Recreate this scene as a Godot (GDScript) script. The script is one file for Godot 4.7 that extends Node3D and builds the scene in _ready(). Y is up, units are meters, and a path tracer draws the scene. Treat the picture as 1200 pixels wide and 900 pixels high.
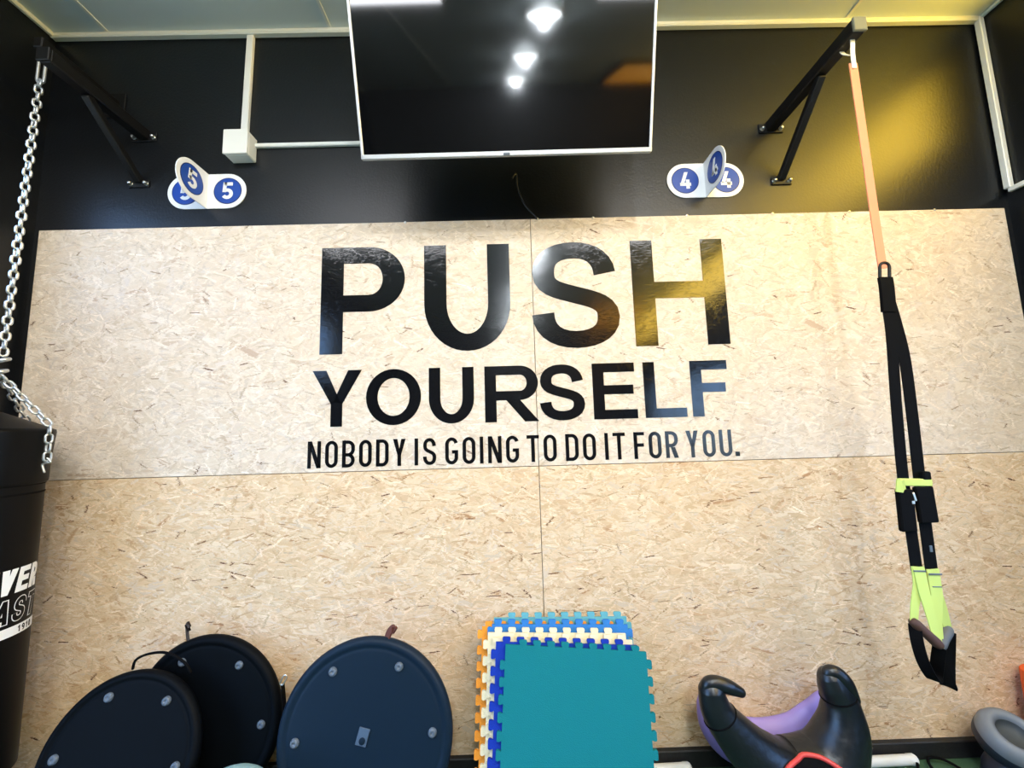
extends Node3D

var rng := RandomNumberGenerator.new()
var M := {}
const CEIL := 3.69
const XL := -2.545
const XR := 2.53
const ZB := 6.8

# ---------------------------------------------------------------- naming, tagging
func numbered(called: String, parent: Node) -> String:
	if not parent.has_node(NodePath(called)):
		return called
	var k := 1
	while parent.has_node(NodePath("%s_%03d" % [called, k])):
		k += 1
	return "%s_%03d" % [called, k]

func tag(o: Node, label: String, category: String, group := "") -> void:
	o.set_meta("label", label)
	o.set_meta("category", category)
	if group != "":
		o.set_meta("group", group)

func thing(called: String, label: String, category: String, where := Vector3.ZERO, group := "") -> Node3D:
	var o := Node3D.new()
	o.name = numbered(called, self)
	add_child(o, true)
	o.position = where
	tag(o, label, category, group)
	return o

func put(called: String, mesh: Mesh, mat: Material, parent: Node = null) -> MeshInstance3D:
	if parent == null:
		parent = self
	var o := MeshInstance3D.new()
	o.mesh = mesh
	o.material_override = mat
	o.cast_shadow = GeometryInstance3D.SHADOW_CASTING_SETTING_ON
	o.name = numbered(called, parent)
	parent.add_child(o, true)
	return o

func obj(called: String, st: SurfaceTool, mat: Material, parent: Node = null) -> MeshInstance3D:
	return put(called, st.commit(), mat, parent)

func struct(called: String, st: SurfaceTool, mat: Material, parent: Node = null) -> MeshInstance3D:
	var o := obj(called, st, mat, parent)
	if parent == null:
		o.set_meta("kind", "structure")
	return o

# ---------------------------------------------------------------- geometry
func begin() -> SurfaceTool:
	var st := SurfaceTool.new()
	st.begin(Mesh.PRIMITIVE_TRIANGLES)
	return st

func tri(st: SurfaceTool, a: Vector3, b: Vector3, c: Vector3) -> void:
	var n := (c - a).cross(b - a)
	if n.length() < 1e-14:
		return
	n = n.normalized()
	for p in [a, b, c]:
		st.set_normal(n)
		st.set_uv(Vector2(p.x, p.y))
		st.add_vertex(p)

func quad(st: SurfaceTool, a: Vector3, b: Vector3, c: Vector3, d: Vector3) -> void:
	tri(st, a, b, c)
	tri(st, a, c, d)

# box with chamfered edges
func box(st: SurfaceTool, c: Vector3, size: Vector3, ch := 0.003, bs := Basis.IDENTITY) -> void:
	var h := size * 0.5
	ch = minf(ch, minf(h.x, minf(h.y, h.z)) * 0.45)
	var face := func(ax: int, s: float) -> Array:
		var u := (ax + 1) % 3
		var v := (ax + 2) % 3
		var out := []
		for k in [[-1, -1], [1, -1], [1, 1], [-1, 1]]:
			var p := Vector3.ZERO
			p[ax] = s * h[ax]
			p[u] = k[0] * (h[u] - ch)
			p[v] = k[1] * (h[v] - ch)
			out.append(c + bs * p)
		if s > 0:
			out.reverse()
		return out
	var corner := func(sx: float, sy: float, sz: float, ax: int) -> Vector3:
		var p := Vector3(sx * (h.x - ch), sy * (h.y - ch), sz * (h.z - ch))
		p[ax] = [sx, sy, sz][ax] * h[ax]
		return c + bs * p
	for ax in 3:
		for s in [-1.0, 1.0]:
			var f: Array = face.call(ax, s)
			quad(st, f[0], f[1], f[2], f[3])
	# edges
	for ax in 3:
		var u := (ax + 1) % 3
		var v := (ax + 2) % 3
		for su in [-1.0, 1.0]:
			for sv in [-1.0, 1.0]:
				var s := [0.0, 0.0, 0.0]
				s[u] = su
				s[v] = sv
				var pts := []
				for e in [[-1.0, u], [1.0, u], [1.0, v], [-1.0, v]]:
					s[ax] = e[0]
					pts.append(corner.call(s[0], s[1], s[2], e[1]))
				if su * sv < 0:
					pts.reverse()
				quad(st, pts[3], pts[2], pts[1], pts[0])
	for sx in [-1.0, 1.0]:
		for sy in [-1.0, 1.0]:
			for sz in [-1.0, 1.0]:
				var a: Vector3 = corner.call(sx, sy, sz, 0)
				var b: Vector3 = corner.call(sx, sy, sz, 1)
				var d: Vector3 = corner.call(sx, sy, sz, 2)
				if sx * sy * sz > 0:
					tri(st, a, d, b)
				else:
					tri(st, a, b, d)

func boxmesh(c: Vector3, size: Vector3, ch := 0.003, bs := Basis.IDENTITY) -> SurfaceTool:
	var st := begin()
	box(st, c, size, ch, bs)
	return st

# a smooth grid surface of rows x columns of points
func grid(st: SurfaceTool, P: Array, close_u := false, close_v := false) -> void:
	var nr := P.size()
	var nc: int = P[0].size()
	var N := []
	for i in nr:
		var row := []
		for j in nc:
			var i0: int = (i - 1 + nr) % nr if close_v else maxi(i - 1, 0)
			var i1: int = (i + 1) % nr if close_v else mini(i + 1, nr - 1)
			var j0: int = (j - 1 + nc) % nc if close_u else maxi(j - 1, 0)
			var j1: int = (j + 1) % nc if close_u else mini(j + 1, nc - 1)
			var n: Vector3 = (P[i][j1] - P[i][j0]).cross(P[i1][j] - P[i0][j])
			row.append(n.normalized() if n.length() > 1e-12 else Vector3.ZERO)
		N.append(row)
	for i in (nr if close_v else nr - 1):
		for j in (nc if close_u else nc - 1):
			var i1 := (i + 1) % nr
			var j1 := (j + 1) % nc
			var id := [[i, j], [i, j1], [i1, j1], [i, j], [i1, j1], [i1, j]]
			var fn: Vector3 = (P[i][j1] - P[i][j]).cross(P[i1][j] - P[i][j])
			if fn.length() < 1e-12:
				fn = (P[i1][j1] - P[i1][j]).cross(P[i1][j] - P[i][j])
			fn = fn.normalized()
			for t in 2:
				var a: Vector3 = P[id[t * 3][0]][id[t * 3][1]]
				var b: Vector3 = P[id[t * 3 + 1][0]][id[t * 3 + 1][1]]
				var c: Vector3 = P[id[t * 3 + 2][0]][id[t * 3 + 2][1]]
				if (b - a).cross(c - a).length() < 1e-13:
					continue
				for k in [0, 2, 1]:
					var q: Array = id[t * 3 + k]
					var n: Vector3 = N[q[0]][q[1]]
					st.set_normal(n if n != Vector3.ZERO else fn)
					st.set_uv(Vector2(float(q[1]) / nc, float(q[0]) / nr))
					st.add_vertex(P[q[0]][q[1]])

func lathe(st: SurfaceTool, prof: Array, at := Transform3D.IDENTITY, seg := 40) -> void:
	# profile of Vector2(radius, y); sharp profile corners are doubled by the caller when wanted
	var P := []
	for p in prof:
		var row := []
		for k in seg:
			var a := TAU * k / seg
			row.append(at * Vector3(p.x * cos(a), p.y, p.x * sin(a)))
		P.append(row)
	grid(st, P, true, false)

func frame_along(pts: Array, closed: bool) -> Array:
	var n := pts.size()
	var T := []
	for i in n:
		var a: Vector3 = pts[(i - 1 + n) % n] if closed else pts[maxi(i - 1, 0)]
		var b: Vector3 = pts[(i + 1) % n] if closed else pts[mini(i + 1, n - 1)]
		T.append((b - a).normalized())
	var up := Vector3(0, 0, 1) if absf(T[0].z) < 0.8 else Vector3(0, 1, 0)
	var out := []
	var u: Vector3 = (up - T[0] * up.dot(T[0])).normalized()
	for i in n:
		u = (u - T[i] * u.dot(T[i])).normalized()
		out.append([u, T[i].cross(u)])
	return out

func tube(st: SurfaceTool, pts: Array, r, closed := false, sides := 10, caps := true) -> void:
	var fr := frame_along(pts, closed)
	var P := []
	var n := pts.size()
	for i in n:
		var ri: float = r[i] if r is Array else r
		var row := []
		for k in sides:
			var a := TAU * k / sides
			row.append(pts[i] + (fr[i][0] * cos(a) + fr[i][1] * sin(a)) * ri)
		P.append(row)
	if caps and not closed:
		for e in [0, 1]:
			var i: int = 0 if e == 0 else n - 1
			var ri: float = r[i] if r is Array else r
			var dir: Vector3 = ((pts[0] - pts[1]) if e == 0 else (pts[n - 1] - pts[n - 2])).normalized()
			var extra := []
			for s in [[0.75, 0.55], [0.4, 0.85], [0.001, 0.98]]:
				var row := []
				for k in sides:
					var a := TAU * k / sides
					row.append(pts[i] + (fr[i][0] * cos(a) + fr[i][1] * sin(a)) * ri * s[0] + dir * ri * s[1] * 0.7)
				extra.append(row)
			for row in extra:
				if e == 0:
					P.push_front(row)
				else:
					P.push_back(row)
	grid(st, P, true, closed)

func spline(pts: Array, per := 6) -> Array:
	var out := []
	var n := pts.size()
	for i in n - 1:
		var p0 = pts[maxi(i - 1, 0)]
		var p1 = pts[i]
		var p2 = pts[i + 1]
		var p3 = pts[mini(i + 2, n - 1)]
		for k in per:
			var t := float(k) / per
			if p0 is Vector3:
				out.append((p1 as Vector3).cubic_interpolate(p2, p0, p3, t))
			else:
				out.append(cubic_interpolate(p1, p2, p0, p3, t))
	out.append(pts[n - 1])
	return out

# flat webbing: width along wd, thickness across
func ribbon(st: SurfaceTool, pts: Array, wd, w, t := 0.003) -> void:
	var n := pts.size()
	var P := []
	for i in n:
		var a: Vector3 = pts[maxi(i - 1, 0)]
		var b: Vector3 = pts[mini(i + 1, n - 1)]
		var tg := (b - a).normalized()
		var dir: Vector3 = wd[i] if wd is Array else wd
		dir = (dir - tg * dir.dot(tg)).normalized()
		var nn := tg.cross(dir)
		var wi: float = (w[i] if w is Array else w) * 0.5
		P.append([pts[i] + dir * wi + nn * t * 0.5, pts[i] - dir * wi + nn * t * 0.5, pts[i] - dir * wi - nn * t * 0.5, pts[i] + dir * wi - nn * t * 0.5])
	for i in n - 1:
		for k in 4:
			quad(st, P[i][k], P[i + 1][k], P[i + 1][(k + 1) % 4], P[i][(k + 1) % 4])
	quad(st, P[0][0], P[0][1], P[0][2], P[0][3])
	quad(st, P[n - 1][3], P[n - 1][2], P[n - 1][1], P[n - 1][0])

# extruded flat outline (x, y), from z0 to z1, placed by a transform
func prism(st: SurfaceTool, poly: PackedVector2Array, z0: float, z1: float, at := Transform3D.IDENTITY) -> void:
	var ids := Geometry2D.triangulate_polygon(poly)
	for i in range(0, ids.size(), 3):
		var a := poly[ids[i]]
		var b := poly[ids[i + 1]]
		var c := poly[ids[i + 2]]
		if (b - a).cross(c - a) < 0:
			var s := b
			b = c
			c = s
		tri(st, at * Vector3(a.x, a.y, z1), at * Vector3(c.x, c.y, z1), at * Vector3(b.x, b.y, z1))
		tri(st, at * Vector3(a.x, a.y, z0), at * Vector3(b.x, b.y, z0), at * Vector3(c.x, c.y, z0))
	var n := poly.size()
	var cw := Geometry2D.is_polygon_clockwise(poly)
	for i in n:
		var p := poly[i]
		var q := poly[(i + 1) % n]
		if cw:
			var s := p
			p = q
			q = s
		quad(st, at * Vector3(p.x, p.y, z0), at * Vector3(p.x, p.y, z1), at * Vector3(q.x, q.y, z1), at * Vector3(q.x, q.y, z0))

# ---------------------------------------------------------------- lettering: strokes of two weights
func arc(cx: float, cy: float, rx: float, ry: float, a0: float, a1: float, n := 10) -> Array:
	var o := []
	for k in n + 1:
		var a := deg_to_rad(lerpf(a0, a1, float(k) / n))
		o.append(Vector2(cx + rx * cos(a), cy + ry * sin(a)))
	return o

func bez(p: Array, n := 7) -> Array:
	var o := []
	for i in range(0, p.size() - 1, 3):
		for k in n:
			o.append((p[i] as Vector2).bezier_interpolate(p[i + 1], p[i + 2], p[i + 3], float(k) / n))
	o.append(p[p.size() - 1])
	return o

# list of strokes (arrays of points) and of filled quads ({"q": [...]}) ; w wide, h high, tv upright weight, th level weight, k roundness of corners
func glyph(ch: String, w: float, h: float, tv: float, th: float, k := 9.0) -> Array:
	var a := tv * 0.5
	var b := th * 0.5
	var R := w - a
	var T := h - b
	var rx := R - w * 0.5
	var ry := minf((h - th) * 0.5, rx * k)
	var stem := [Vector2(a, 0), Vector2(a, h)]
	match ch:
		"I":
			return [stem]
		"U":
			return [[Vector2(a, h)] + arc(w * 0.5, b + ry, rx, ry, 180, 360, 20) + [Vector2(R, h)]] if k < 5.0 else [[Vector2(a, h)] + arc(w * 0.5, b + h * 0.36, rx, h * 0.36, 180, 360, 22) + [Vector2(R, h)]]
		"H":
			return [stem, [Vector2(R, 0), Vector2(R, h)], [Vector2(tv, h * 0.52), Vector2(w - tv, h * 0.52)]]
		"E":
			return [stem, [Vector2(tv, T), Vector2(w * 0.97, T)], [Vector2(tv, h * 0.52), Vector2(w * 0.93, h * 0.52)], [Vector2(tv, b), Vector2(w, b)]]
		"F":
			return [stem, [Vector2(tv, T), Vector2(w, T)], [Vector2(tv, h * 0.515), Vector2(w * 0.93, h * 0.515)]]
		"L":
			return [stem, [Vector2(tv, b), Vector2(w, b)]]
		"T":
			return [[Vector2(w * 0.5, 0), Vector2(w * 0.5, h - th)], [Vector2(0, T), Vector2(w, T)]]
		"O", "0":
			return [arc(w * 0.5, h - b - ry, rx, ry, 0, 180, 18) + arc(w * 0.5, b + ry, rx, ry, 180, 360, 18) + [Vector2(R, h - b - ry)]]
		"P", "R", "B", "D":
			var lo := b if ch == "D" else h * 0.465
			var r2 := (T - lo) * 0.5
			var rr := minf(r2, (R - a) * 0.75) if k > 5.0 else minf(r2, rx * k)
			var rxx := minf(rr, R - a)
			if ch == "D" and k < 5.0:
				rxx = rx
			var bowl: Array = [Vector2(tv, T)] + arc(R - rxx, T - rr, rxx, rr, 90, 0, 12) + arc(R - rxx, lo + rr, rxx, rr, 0, -90, 12) + [Vector2(tv, lo)]
			var out := [stem, bowl]
			if ch == "R":
				out.append({"q": [Vector2(w * 0.40, lo - b), Vector2(w * 0.40 + tv * 1.2, lo - b), Vector2(w, 0), Vector2(w - tv * 1.22, 0)]})
			if ch == "B":
				var r3 := (lo - b) * 0.5
				var rx3 := minf(rxx, r3 * 1.4)
				out.append([Vector2(tv, lo)] + arc(R - rx3, lo - r3, rx3, r3, 90, -90, 16) + [Vector2(tv, b)])
			return out
		"S":
			var c := []
			for p in [[.97, .73], [.95, .90], [.77, 1], [.5, 1], [.20, 1], [.02, .91], [.02, .745], [.02, .57], [.27, .545], [.5, .495], [.77, .44], [1, .41], [1, .245], [1, .08], [.78, 0], [.5, 0], [.18, 0], [.0, .12], [.0, .29]]:
				c.append(Vector2(a + p[0] * (w - tv), b + p[1] * (h - th)))
			return [bez(c)]
		"Y":
			var m := w * 0.5
			return [{"q": [Vector2(m - a, 0), Vector2(m - a, h * 0.44), Vector2(m + a, h * 0.44), Vector2(m + a, 0)]},
				{"q": [Vector2(0, h), Vector2(tv * 1.2, h), Vector2(m + a * 0.6, h * 0.44), Vector2(m - a, h * 0.40)]},
				{"q": [Vector2(w, h), Vector2(w - tv * 1.2, h), Vector2(m - a * 0.6, h * 0.44), Vector2(m + a, h * 0.40)]}]
		"N":
			return [stem, [Vector2(R, 0), Vector2(R, h)], {"q": [Vector2(0, h), Vector2(tv * 1.15, h), Vector2(w, 0), Vector2(w - tv * 1.15, 0)]}]
		"G":
			return [arc(w * 0.5, h - b - ry, rx, ry, 15, 180, 16) + arc(w * 0.5, b + ry, rx, ry, 180, 360, 18) + [Vector2(R, h * 0.46 + b)], [Vector2(w * 0.52, h * 0.46), Vector2(R, h * 0.46)]]
		"V":
			return [{"q": [Vector2(0, h), Vector2(tv * 1.15, h), Vector2(w * 0.5 + a, 0), Vector2(w * 0.5 - a, 0)]}, {"q": [Vector2(w - tv * 1.15, h), Vector2(w, h), Vector2(w * 0.5 + a, 0), Vector2(w * 0.5 - a, 0)]}]
		"A":
			return [{"q": [Vector2(w * 0.5 - a, h), Vector2(w * 0.5 + a, h), Vector2(tv * 1.1, 0), Vector2(0, 0)]}, {"q": [Vector2(w * 0.5 - a, h), Vector2(w * 0.5 + a, h), Vector2(w, 0), Vector2(w - tv * 1.1, 0)]}, [Vector2(w * 0.22, h * 0.26), Vector2(w * 0.78, h * 0.26)]]
		"5":
			return [[Vector2(w * 0.95, T), Vector2(w * 0.12 + a * 0.6, T)], {"q": [Vector2(w * 0.12, h), Vector2(w * 0.12 + tv, h), Vector2(w * 0.05 + tv, h * 0.42), Vector2(w * 0.05, h * 0.42)]},
				[Vector2(w * 0.05 + a, h * 0.48)] + arc(w * 0.48, h * 0.32, R - w * 0.48, h * 0.32 - b, 110, -150, 22)]
		"4":
			return [{"q": [Vector2(w * 0.45, h), Vector2(w * 0.45 + tv, h), Vector2(tv, h * 0.22), Vector2(0, h * 0.22)]}, {"q": [Vector2(0, h * 0.36), Vector2(w, h * 0.36), Vector2(w, h * 0.17), Vector2(0, h * 0.17)]}, {"q": [Vector2(w * 0.55, h * 0.55), Vector2(w * 0.55 + tv, h * 0.55), Vector2(w * 0.55 + tv, 0), Vector2(w * 0.55, 0)]}]
		"1":
			return [[Vector2(w * 0.6, 0), Vector2(w * 0.6, h)], {"q": [Vector2(w * 0.1, h * 0.78), Vector2(w * 0.6, h), Vector2(w * 0.6, h * 0.82), Vector2(w * 0.1, h * 0.62)]}]
		"9":
			return [arc(w * 0.5, h * 0.68, rx, h * 0.32 - b, 0, 360, 18), [Vector2(R, h * 0.66)] + arc(w * 0.45, h * 0.35, R - w * 0.45, h * 0.35 - b, 0, -110, 12)]
	return [{"q": [Vector2(0, 0), Vector2(w, 0), Vector2(w, h), Vector2(0, h)]}]

# raise a glyph on a surface: map(x, y, height) gives the point
func raise(st: SurfaceTool, items: Array, tv: float, th: float, thick: float, map: Callable, cuts := 1) -> void:
	var quads := []
	for it in items:
		if it is Dictionary:
			var q: Array = it.q
			for c in cuts:
				var t0 := float(c) / cuts
				var t1 := float(c + 1) / cuts
				quads.append([q[0].lerp(q[3], t0), q[1].lerp(q[2], t0), q[1].lerp(q[2], t1), q[0].lerp(q[3], t1)])
			continue
		var pts := []
		for i in it.size():
			if i > 0 and cuts > 1:
				for c in range(1, cuts):
					pts.append((it[i - 1] as Vector2).lerp(it[i], float(c) / cuts))
			if pts.is_empty() or (pts[-1] as Vector2).distance_to(it[i]) > 1e-5:
				pts.append(it[i])
		var n := pts.size()
		var closed: bool = (pts[0] as Vector2).distance_to(pts[n - 1]) < 0.0005
		var L := []
		var Rr := []
		for i in n:
			var d0: Vector2 = (pts[i] - pts[i - 1]).normalized() if i > 0 else ((pts[n - 1] - pts[n - 2]).normalized() if closed else Vector2.ZERO)
			var d1: Vector2 = (pts[i + 1] - pts[i]).normalized() if i < n - 1 else ((pts[1] - pts[0]).normalized() if closed else Vector2.ZERO)
			var d := (d0 + d1).normalized()
			var nn := Vector2(-d.y, d.x)
			var wt := (tv * d.y * d.y + th * d.x * d.x) * 0.5
			L.append(pts[i] + nn * wt)
			Rr.append(pts[i] - nn * wt)
		for i in n - 1:
			quads.append([L[i], L[i + 1], Rr[i + 1], Rr[i]])
	for q in quads:
		var area := 0.0
		for i in 4:
			area += (q[i] as Vector2).cross(q[(i + 1) % 4])
		if area > 0:
			q.reverse()
		var top := []
		var low := []
		for p in q:
			top.append(map.call(p.x, p.y, thick))
			low.append(map.call(p.x, p.y, 0.0))
		quad(st, top[0], top[1], top[2], top[3])
		for i in 4:
			var j := (i + 1) % 4
			quad(st, low[i], low[j], top[j], top[i])

# ---------------------------------------------------------------- materials
func mat(called: String, c: Color, rough := 0.6, metal := 0.0, spec := 0.5) -> StandardMaterial3D:
	var m := StandardMaterial3D.new()
	m.resource_name = called
	m.albedo_color = c
	m.roughness = rough
	m.metallic = metal
	m.metallic_specular = spec
	m.cull_mode = BaseMaterial3D.CULL_DISABLED
	M[called] = m
	return m

func rgb(r: int, g: int, b: int) -> Color:
	return Color8(r, g, b)

func noise_tex(freq: float, lo: Color, hi: Color, seed_: int, oct := 4, as_normal := false, size := 512) -> NoiseTexture2D:
	var n := FastNoiseLite.new()
	n.noise_type = FastNoiseLite.TYPE_SIMPLEX_SMOOTH
	n.frequency = freq
	n.fractal_octaves = oct
	n.seed = seed_
	var t := NoiseTexture2D.new()
	t.width = size
	t.height = size
	t.seamless = true
	t.noise = n
	if as_normal:
		t.as_normal_map = true
		t.bump_strength = 4.0
	else:
		var g := Gradient.new()
		g.set_color(0, lo)
		g.set_color(1, hi)
		t.color_ramp = g
	return t

# strand board: thousands of wood strands laid over each other; returns [colour, relief]
func strand_board(seed_: int, palette: Array, dark: Array, n_dark: int, turn: float) -> Array:
	var W := 2048
	var H := 1024
	var r := RandomNumberGenerator.new()
	r.seed = seed_
	var px := PackedByteArray()
	px.resize(W * H * 3)
	var hg := PackedByteArray()
	hg.resize(W * H)
	var b: Array = palette[0]
	for i in W * H:
		px[i * 3] = b[0]
		px[i * 3 + 1] = b[1]
		px[i * 3 + 2] = b[2]
	hg.fill(110)
	var total := 0.0
	for p in palette:
		total += p[3]
	var count := 6500
	var fibres := 6500
	for f in count + fibres + n_dark:
		var is_dark := f >= count + fibres
		var is_fibre := f >= count and not is_dark
		var ln := r.randf_range(34, 150) if not is_dark else r.randf_range(10, 46)
		var wd := r.randf_range(6, 26) * (1.0 if r.randf() < 0.85 else 1.6) if not is_dark else r.randf_range(1.2, 4.5)
		if not is_dark and f > count * 0.6:
			ln *= 0.6
			wd *= 0.4
		if is_fibre:
			ln = r.randf_range(12, 60)
			wd = r.randf_range(1.4, 5.0)
		var ang := r.randfn(0.0, turn * (1.5 if is_fibre else 1.0))
		if r.randf() < 0.13:
			ang = r.randf_range(-1.6, 1.6)
		var c: Array = dark[r.randi() % dark.size()]
		if not is_dark:
			var pick := r.randf() * total
			for p in palette:
				c = p
				pick -= p[3]
				if pick <= 0:
					break
		var v := r.randfn(0.0, 4.0) if not is_fibre else r.randfn(0.0, 11.0)
		var cr: float = c[0] + v
		var cg: float = c[1] + v
		var cb: float = c[2] + v * 1.05
		var cx := r.randf() * W
		var cy := r.randf() * H
		var hgt := r.randi_range(60, 200)
		if is_dark:
			hgt = 40
		var grain := PackedFloat32Array()
		grain.resize(64)
		for g in 64:
			grain[g] = r.randfn(0.0, 3.0)
		var ca := cos(ang)
		var sa := sin(ang)
		var taper := r.randf_range(-0.4, 0.4)
		var ex := absf(ca) * ln * 0.5 + absf(sa) * wd * 0.5
		var ey := absf(sa) * ln * 0.5 + absf(ca) * wd * 0.5
		var il := 1.0 / ln
		for y in range(maxi(0, int(cy - ey)), mini(H, int(cy + ey) + 1)):
			var dy := y - cy
			# span where |u| < ln/2 and |v| < wd/2, with u = dx*ca + dy*sa and v = -dx*sa + dy*ca
			var x0 := -ex
			var x1 := ex
			if absf(ca) > 0.01:
				var p0 := (-ln * 0.5 - dy * sa) / ca
				var p1 := (ln * 0.5 - dy * sa) / ca
				x0 = maxf(x0, minf(p0, p1))
				x1 = minf(x1, maxf(p0, p1))
			if absf(sa) > 0.01:
				var q0 := (dy * ca - wd * 0.5) / sa
				var q1 := (dy * ca + wd * 0.5) / sa
				x0 = maxf(x0, minf(q0, q1))
				x1 = minf(x1, maxf(q0, q1))
			elif absf(dy) > wd * 0.5:
				continue
			var rag := grain[(y * 7) & 63] * 1.3
			var xs := maxi(0, int(cx + x0 + rag))
			var xe := mini(W - 1, int(cx + x1 + rag * 0.6))
			for x in range(xs, xe + 1):
				var dx := x - cx
				var vv := dy * ca - dx * sa
				var g := grain[int(vv * 2.0 + 128.0) & 63]
				var i := y * W + x
				px[i * 3] = clampi(int(cr + g), 0, 255)
				px[i * 3 + 1] = clampi(int(cg + g), 0, 255)
				px[i * 3 + 2] = clampi(int(cb + g), 0, 255)
				hg[i] = clampi(int(hgt + g * 3.0 + (dx * ca + dy * sa) * il * 60.0 * taper), 0, 255)
	var img := Image.create_from_data(W, H, false, Image.FORMAT_RGB8, px)
	var him := Image.create_from_data(W, H, false, Image.FORMAT_L8, hg)
	him.convert(Image.FORMAT_RGBA8)
	him.bump_map_to_normal_map(3.0)
	return [ImageTexture.create_from_image(img), ImageTexture.create_from_image(him)]

func osb(called: String, tex: Array, flip: bool, tint: Color) -> void:
	var m := mat(called, tint, 0.62, 0.0, 0.35)
	m.albedo_texture = tex[0]
	m.normal_enabled = true
	m.normal_texture = tex[1]
	m.normal_scale = 0.4

func make_materials() -> void:
	# upper boards: paler, sanded; lower boards: yellower with browner strands
	var up := strand_board(11, [[217, 200, 179, 6.0], [222, 207, 188, 5.0], [213, 195, 172, 3.0], [208, 192, 175, 1.4], [226, 213, 197, 3.0], [203, 182, 160, 0.6], [215, 202, 189, 1.2], [193, 169, 147, 0.14]], [[160, 138, 117], [140, 118, 98], [172, 150, 128], [104, 76, 58]], 120, 0.6)
	var lo := strand_board(29, [[216, 186, 149, 6.0], [221, 194, 160, 5.0], [210, 177, 138, 3.0], [206, 172, 135, 1.4], [226, 202, 171, 2.6], [198, 159, 120, 0.6], [183, 139, 100, 0.2], [212, 189, 163, 1.2]], [[150, 114, 78], [122, 84, 54], [160, 124, 86], [90, 52, 32]], 200, 0.5)
	osb("osb_pale", up, false, Color(0.985, 0.972, 0.960))
	osb("osb_tan", lo, false, Color.WHITE)
	var vin := mat("black_vinyl", rgb(14, 15, 18), 0.10, 0.0, 0.5)
	vin.normal_enabled = true
	vin.normal_texture = up[1]
	vin.normal_scale = 0.06
	vin.uv1_scale = Vector3(0.4, 0.8, 1)
	var bw := mat("black_paint", rgb(4, 7, 12), 0.38, 0.0, 0.5)
	bw.normal_enabled = true
	bw.normal_texture = noise_tex(0.05, Color.BLACK, Color.WHITE, 3, 4, true)
	bw.normal_scale = 0.13
	bw.uv1_triplanar = true
	bw.uv1_world_triplanar = true
	bw.uv1_scale = Vector3.ONE * 2.2
	mat("ceiling_board", rgb(206, 216, 216), 0.8)
	mat("white_trim", rgb(222, 224, 216), 0.55)
	mat("plaster", rgb(70, 70, 72), 0.9)
	var fl := mat("turf", rgb(70, 104, 74), 0.9)
	fl.albedo_texture = noise_tex(0.16, rgb(150, 170, 150), rgb(255, 255, 255), 8, 4)
	fl.uv1_triplanar = true
	fl.uv1_world_triplanar = true
	fl.uv1_scale = Vector3.ONE * 3.0
	var sk := mat("skirting", rgb(30, 30, 31), 0.6)
	sk.albedo_texture = noise_tex(0.03, rgb(150, 150, 150), rgb(255, 255, 255), 5, 4)
	sk.uv1_triplanar = true
	sk.uv1_scale = Vector3.ONE * 4.0
	mat("white_plastic", rgb(226, 226, 220), 0.4)
	mat("silver_bezel", rgb(205, 208, 212), 0.35, 0.3)
	mat("screen", rgb(7, 8, 10), 0.06, 0.0, 0.5)
	mat("black_plastic", rgb(15, 15, 17), 0.45)
	mat("black_metal", rgb(8, 8, 9), 0.5, 0.0, 0.4)
	mat("cap_plastic", rgb(112, 112, 92), 0.6)
	mat("steel", rgb(205, 205, 205), 0.28, 1.0)
	mat("chain_steel", rgb(196, 198, 198), 0.38, 0.85)
	mat("sign_white", rgb(235, 236, 238), 0.4)
	mat("sign_blue", rgb(26, 70, 160), 0.4)
	mat("sign_navy", rgb(16, 34, 92), 0.4)
	mat("bag_vinyl", rgb(5, 5, 6), 0.42, 0.0, 0.25)
	mat("print_white", rgb(232, 232, 232), 0.5)
	mat("rubber_navy", rgb(13, 30, 45), 0.52, 0.0, 0.3)
	mat("rubber_black", rgb(5, 8, 12), 0.6, 0.0, 0.2)
	mat("rubber_rim", rgb(20, 28, 40), 0.55)
	mat("dome_teal", rgb(140, 178, 184), 0.5)
	mat("dome_dark", rgb(26, 34, 46), 0.5)
	mat("foot_grey", rgb(84, 94, 104), 0.5)
	mat("logo_grey", rgb(70, 88, 108), 0.5)
	mat("leather_brown", rgb(92, 44, 26), 0.6)
	mat("leather_dark", rgb(30, 19, 15), 0.6)
	mat("strap_black", rgb(7, 7, 8), 0.8, 0.0, 0.2)
	for e in [["foam_teal", rgb(3, 111, 117), 2], ["foam_royal", rgb(12, 48, 150), 3], ["foam_cream", rgb(222, 208, 170), 4], ["foam_steel", rgb(46, 112, 176), 5], ["foam_orange", rgb(232, 146, 48), 6], ["foam_pale_teal", rgb(92, 158, 166), 7]]:
		var fm := mat(e[0], e[1], 0.8, 0.0, 0.35)
		fm.normal_enabled = true
		fm.normal_texture = noise_tex(0.12, Color.BLACK, Color.WHITE, e[2], 3, true, 256)
		fm.normal_scale = 0.3
		fm.uv1_triplanar = true
		fm.uv1_scale = Vector3.ONE * 6.0
	var lt := mat("black_leather", rgb(15, 19, 23), 0.34)
	lt.normal_enabled = true
	lt.normal_texture = noise_tex(0.02, Color.BLACK, Color.WHITE, 21, 4, true)
	lt.normal_scale = 0.35
	lt.uv1_triplanar = true
	lt.uv1_scale = Vector3.ONE * 2.5
	mat("lilac_vinyl", rgb(150, 130, 196), 0.5)
	mat("red_trim", rgb(196, 62, 56), 0.5)
	mat("webbing_orange", rgb(222, 140, 104), 0.8)
	mat("webbing_yellow", rgb(186, 202, 104), 0.75)
	mat("foam_brown", rgb(70, 44, 34), 0.7)
	mat("foam_grey", rgb(84, 86, 88), 0.7)
	mat("rubber_grey", rgb(112, 116, 120), 0.55)
	mat("rubber_hollow", rgb(58, 62, 62), 0.6)
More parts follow.
